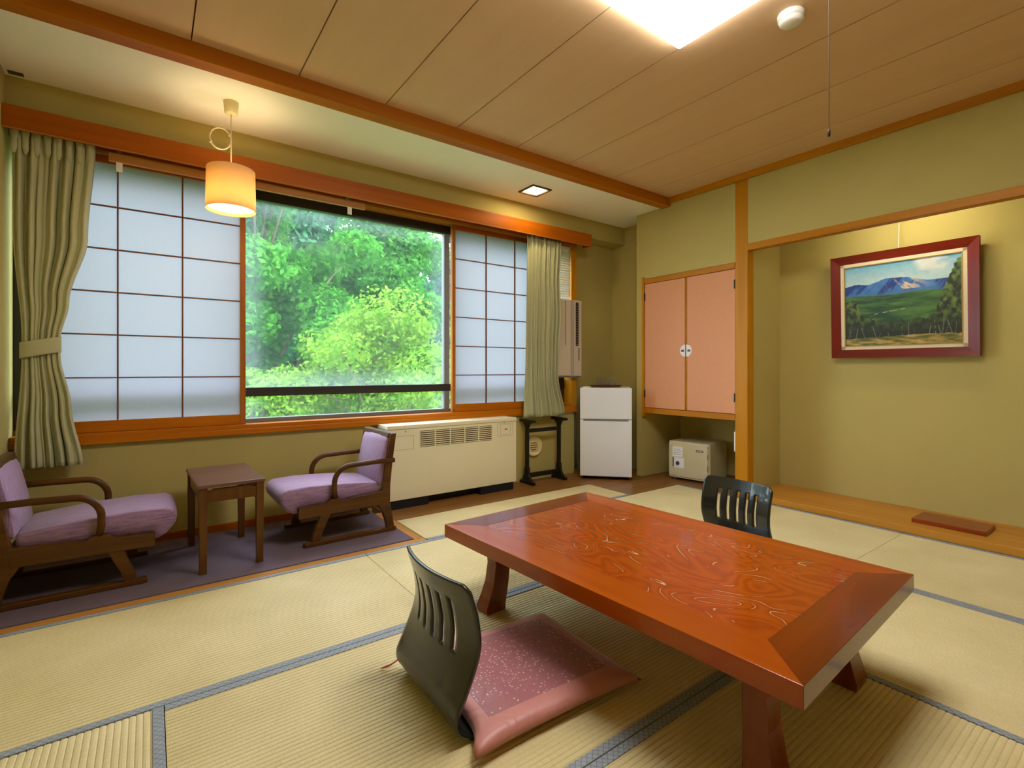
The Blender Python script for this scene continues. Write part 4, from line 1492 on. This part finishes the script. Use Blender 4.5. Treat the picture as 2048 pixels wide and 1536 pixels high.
mbz = MB().grid(zab(True), NX, NX)
mbz.grid(zab(False), NX, NX)
zo = mbz.build('cover', m_zab, zb, smooth=True)
bm = bmesh.new()
bm.from_mesh(zo.data)
bmesh.ops.remove_doubles(bm, verts=bm.verts, dist=0.0006)
bmesh.ops.recalc_face_normals(bm, faces=bm.faces)
bm.to_mesh(zo.data)
bm.free()
for sa, sb in ((-1, 1),):
    bx_, by_ = sa * 0.29, sb * 0.249
    pth = [(bx_, by_, 0.012)]
    for k in range(1, 7):
        pth.append((bx_ + sa * 0.011 * k, by_ + sb * (0.006 * k + 0.006 * math.sin(k * 1.2)), max(-0.0135, 0.014 - 0.0008 * k * k) if k < 6 else -0.0135))
    MB().tube(pth, [0.004, 0.003, 0.0025, 0.0025, 0.003, 0.004, 0.002], 7).build('tassel', m_rope, zb, smooth=True)

# ------------------------------------------------------------------ outside: trees and ground
single(box(-30, 40, 4.2, 60, -3.3, -3.2), 'ground', m_ground, 'grassy ground below the trees outside the window', 'ground')
bpy.data.objects['ground']['kind'] = 'structure'

lm_bright = leaf_mat('leaf_bright', (72, 118, 31), (123, 154, 56), 0.42)
lm_mid = leaf_mat('leaf_mid', (40, 106, 30), (89, 153, 56), 0.42)
lm_cool = leaf_mat('leaf_cool', (34, 89, 55), (76, 138, 89), 0.4)
lm_conifer = leaf_mat('leaf_conifer', (30, 66, 58), (66, 107, 96), 0.25)


def foliage_mesh(blobs, n, size, flat=0.55, rng=RNG):
    """leaf quads scattered through the outer part of each blob (cx,cy,cz,rx,ry,rz)"""
    vol = np.array([b_[3] * b_[4] * b_[5] for b_ in blobs]) ** 0.7
    cnt = np.maximum(1, (n * vol / vol.sum()).astype(int))
    C = np.concatenate([np.repeat(np.array([b_[:3]]), c, 0) for b_, c in zip(blobs, cnt)])
    Rr = np.concatenate([np.repeat(np.array([b_[3:]]), c, 0) for b_, c in zip(blobs, cnt)])
    N = len(C)
    d = rng.normal(size=(N, 3))
    d /= np.linalg.norm(d, axis=1)[:, None]
    rad = rng.random(N) ** 0.33 * (0.75 + 0.3 * rng.random(N))
    P = C + d * Rr * rad[:, None]
    nrm = rng.normal(size=(N, 3)) * 0.7 + d * 0.6 + np.array([0, 0, flat])
    nrm /= np.linalg.norm(nrm, axis=1)[:, None]
    t = rng.normal(size=(N, 3))
    t -= nrm * (t * nrm).sum(1)[:, None]
    t /= np.linalg.norm(t, axis=1)[:, None]
    bt = np.cross(nrm, t)
    s = size * (0.6 + 0.8 * rng.random(N))[:, None]
    V = np.empty((N, 4, 3))
    V[:, 0] = P - t * s
    V[:, 1] = P + bt * s * 0.5 - nrm * s * 0.12
    V[:, 2] = P + t * s
    V[:, 3] = P - bt * s * 0.5 - nrm * s * 0.12
    me = bpy.data.meshes.new('foliage')
    me.vertices.add(N * 4)
    me.vertices.foreach_set('co', V.reshape(-1).astype(np.float32))
    me.loops.add(N * 4)
    me.loops.foreach_set('vertex_index', np.arange(N * 4, dtype=np.int32))
    me.polygons.add(N)
    me.polygons.foreach_set('loop_start', np.arange(0, N * 4, 4, dtype=np.int32))
    me.polygons.foreach_set('loop_total', np.full(N, 4, dtype=np.int32))
    me.update()
    me.validate()
    return me


def tree(label, base, height, spread, m, n, size, seed, low=0.25, cat='tree', nb=16, group=None, conifer=False):
    r = random.Random(seed)
    t = thing('garden_tree' if cat == 'tree' else 'garden_shrub', label, cat, base, 0, group)
    tr = 0.007 * height + 0.02
    trunk = [(0, 0, 0)]
    x = y = 0
    for k in range(1, 7):
        x += r.uniform(-0.04, 0.04) * height * 0.3
        y += r.uniform(-0.04, 0.04) * height * 0.3
        trunk.append((x, y, height * 0.85 * k / 6))
    MB().tube(trunk, [tr * (1 - 0.12 * k) for k in range(7)], 8).build('trunk', m_bark, t, smooth=True)
    blobs = []
    if conifer:
        for k in range(nb):
            f = k / (nb - 1)
            rr_ = spread * (1 - f) * 0.9 + 0.12
            z = height * (low + (1 - low) * f)
            for q in range(4):
                a = r.uniform(0, 2 * PI)
                blobs.append((math.cos(a) * rr_ * 0.55, math.sin(a) * rr_ * 0.55, z, rr_ * 0.5, rr_ * 0.5, 0.12 * height / nb * 3))
    else:
        for k in range(nb):
            f = (k + 0.5) / nb
            z = height * (low + (0.97 - low) * f)
            env = math.sin(PI * min(1.0, 0.18 + 0.72 * f)) ** 0.7
            a = r.uniform(0, 2 * PI)
            d = spread * env * math.sqrt(r.uniform(0.02, 0.80))
            br = spread * r.uniform(0.24, 0.40)
            c = (math.cos(a) * d, math.sin(a) * d, z)
            blobs.append((*c, br, br, br * r.uniform(0.55, 0.8)))
            zb_ = max(0.15 * height, z - 0.25 * height * r.uniform(0.5, 1))
            k_ = min(5, int(zb_ / (height * 0.85) * 6))
            p0 = trunk[k_]
            MB().tube([p0, ((p0[0] + c[0]) / 2, (p0[1] + c[1]) / 2, (p0[2] + c[2]) / 2 + 0.04 * height), c], [tr * 0.42, tr * 0.28, tr * 0.1], 5).build('branch', m_bark, t)
    if not conifer:
        for k in range(12):
            z = height * (low + (0.95 - low) * (k + 0.5) / 12)
            k_ = min(6, int(z / (height * 0.85) * 6))
            br = spread * 0.33
            blobs.append((trunk[k_][0], trunk[k_][1], z, br, br, br * 0.7))
    me = foliage_mesh(blobs, n, size)
    me.materials.append(m)
    o = bpy.data.objects.new('foliage', me)
    COL.objects.link(o)
    o.parent = t
    o['kind'] = 'stuff'
    return t


GZ = -3.2
G1, G2 = 'bright shrubs below the window', 'tall trees behind the shrubs'
S = [('bright yellow-green leafy tree in the middle of the window view', (3.3, 8.5, GZ), 5.35, 2.0, lm_bright, 36000, 0.042, 31, 0.30),
     ('yellow-green leafy tree at the right edge of the window view', (5.75, 9.2, GZ), 5.2, 1.3, lm_bright, 20000, 0.045, 32, 0.28),
     ('low bright green tree at the left of the window view', (1.25, 8.4, GZ), 4.3, 1.1, lm_bright, 15000, 0.045, 33, 0.25),
     ('bright green tree hidden beyond the right shoji screen', (8.6, 9.0, GZ), 5.0, 1.4, lm_bright, 7000, 0.07, 34, 0.28),
     ('bright green tree hidden beyond the left shoji screen', (-1.6, 8.4, GZ), 4.6, 1.4, lm_bright, 7000, 0.07, 35, 0.28)]
for a in S:
    tree(a[0], a[1], a[2], a[3], a[4], a[5], a[6], a[7], a[8], 'tree', 34, G1)
T = [('tall mid-green tree filling the upper left of the window view', (2.1, 13.0, GZ), 11.5, 2.6, lm_mid, 75000, 0.075, 41, 0.22),
     ('tall mid-green tree behind the brightest tree', (6.1, 14.6, GZ), 9.3, 2.3, lm_mid, 55000, 0.08, 42, 0.22),
     ('dark cool-green tree behind the left edge of the window', (-0.9, 12.4, GZ), 8.6, 1.8, lm_cool, 22000, 0.085, 44, 0.25),
     ('far blue-green tree closing the view between the tall trees', (5.0, 21.0, GZ), 13.0, 3.4, lm_cool, 55000, 0.13, 46, 0.15),
     ('far blue-green tree on the right behind the conifer', (12.2, 21.0, GZ), 10.0, 3.4, lm_cool, 36000, 0.13, 45, 0.15),
     ('far blue-green tree high behind the left edge of the window', (-1.6, 25.0, GZ), 13.5, 3.4, lm_cool, 36000, 0.13, 49, 0.15),
     ('far green tree behind the left shoji screen', (-5.0, 14.0, GZ), 8.5, 2.4, lm_mid, 8000, 0.13, 47, 0.22),
     ('far green tree behind the right shoji screen', (12.6, 13.4, GZ), 8.5, 2.4, lm_mid, 8000, 0.13, 48, 0.22)]
for a in T:
    tree(a[0], a[1], a[2], a[3], a[4], a[5], a[6], a[7], a[8], 'tree', 44, G2)
tree('dark conifer against the pale sky at the upper right of the window', (9.3, 16.6, GZ), 11.0, 1.6, lm_conifer, 14000, 0.11, 51, 0.2, 'tree', 16, G2, True)
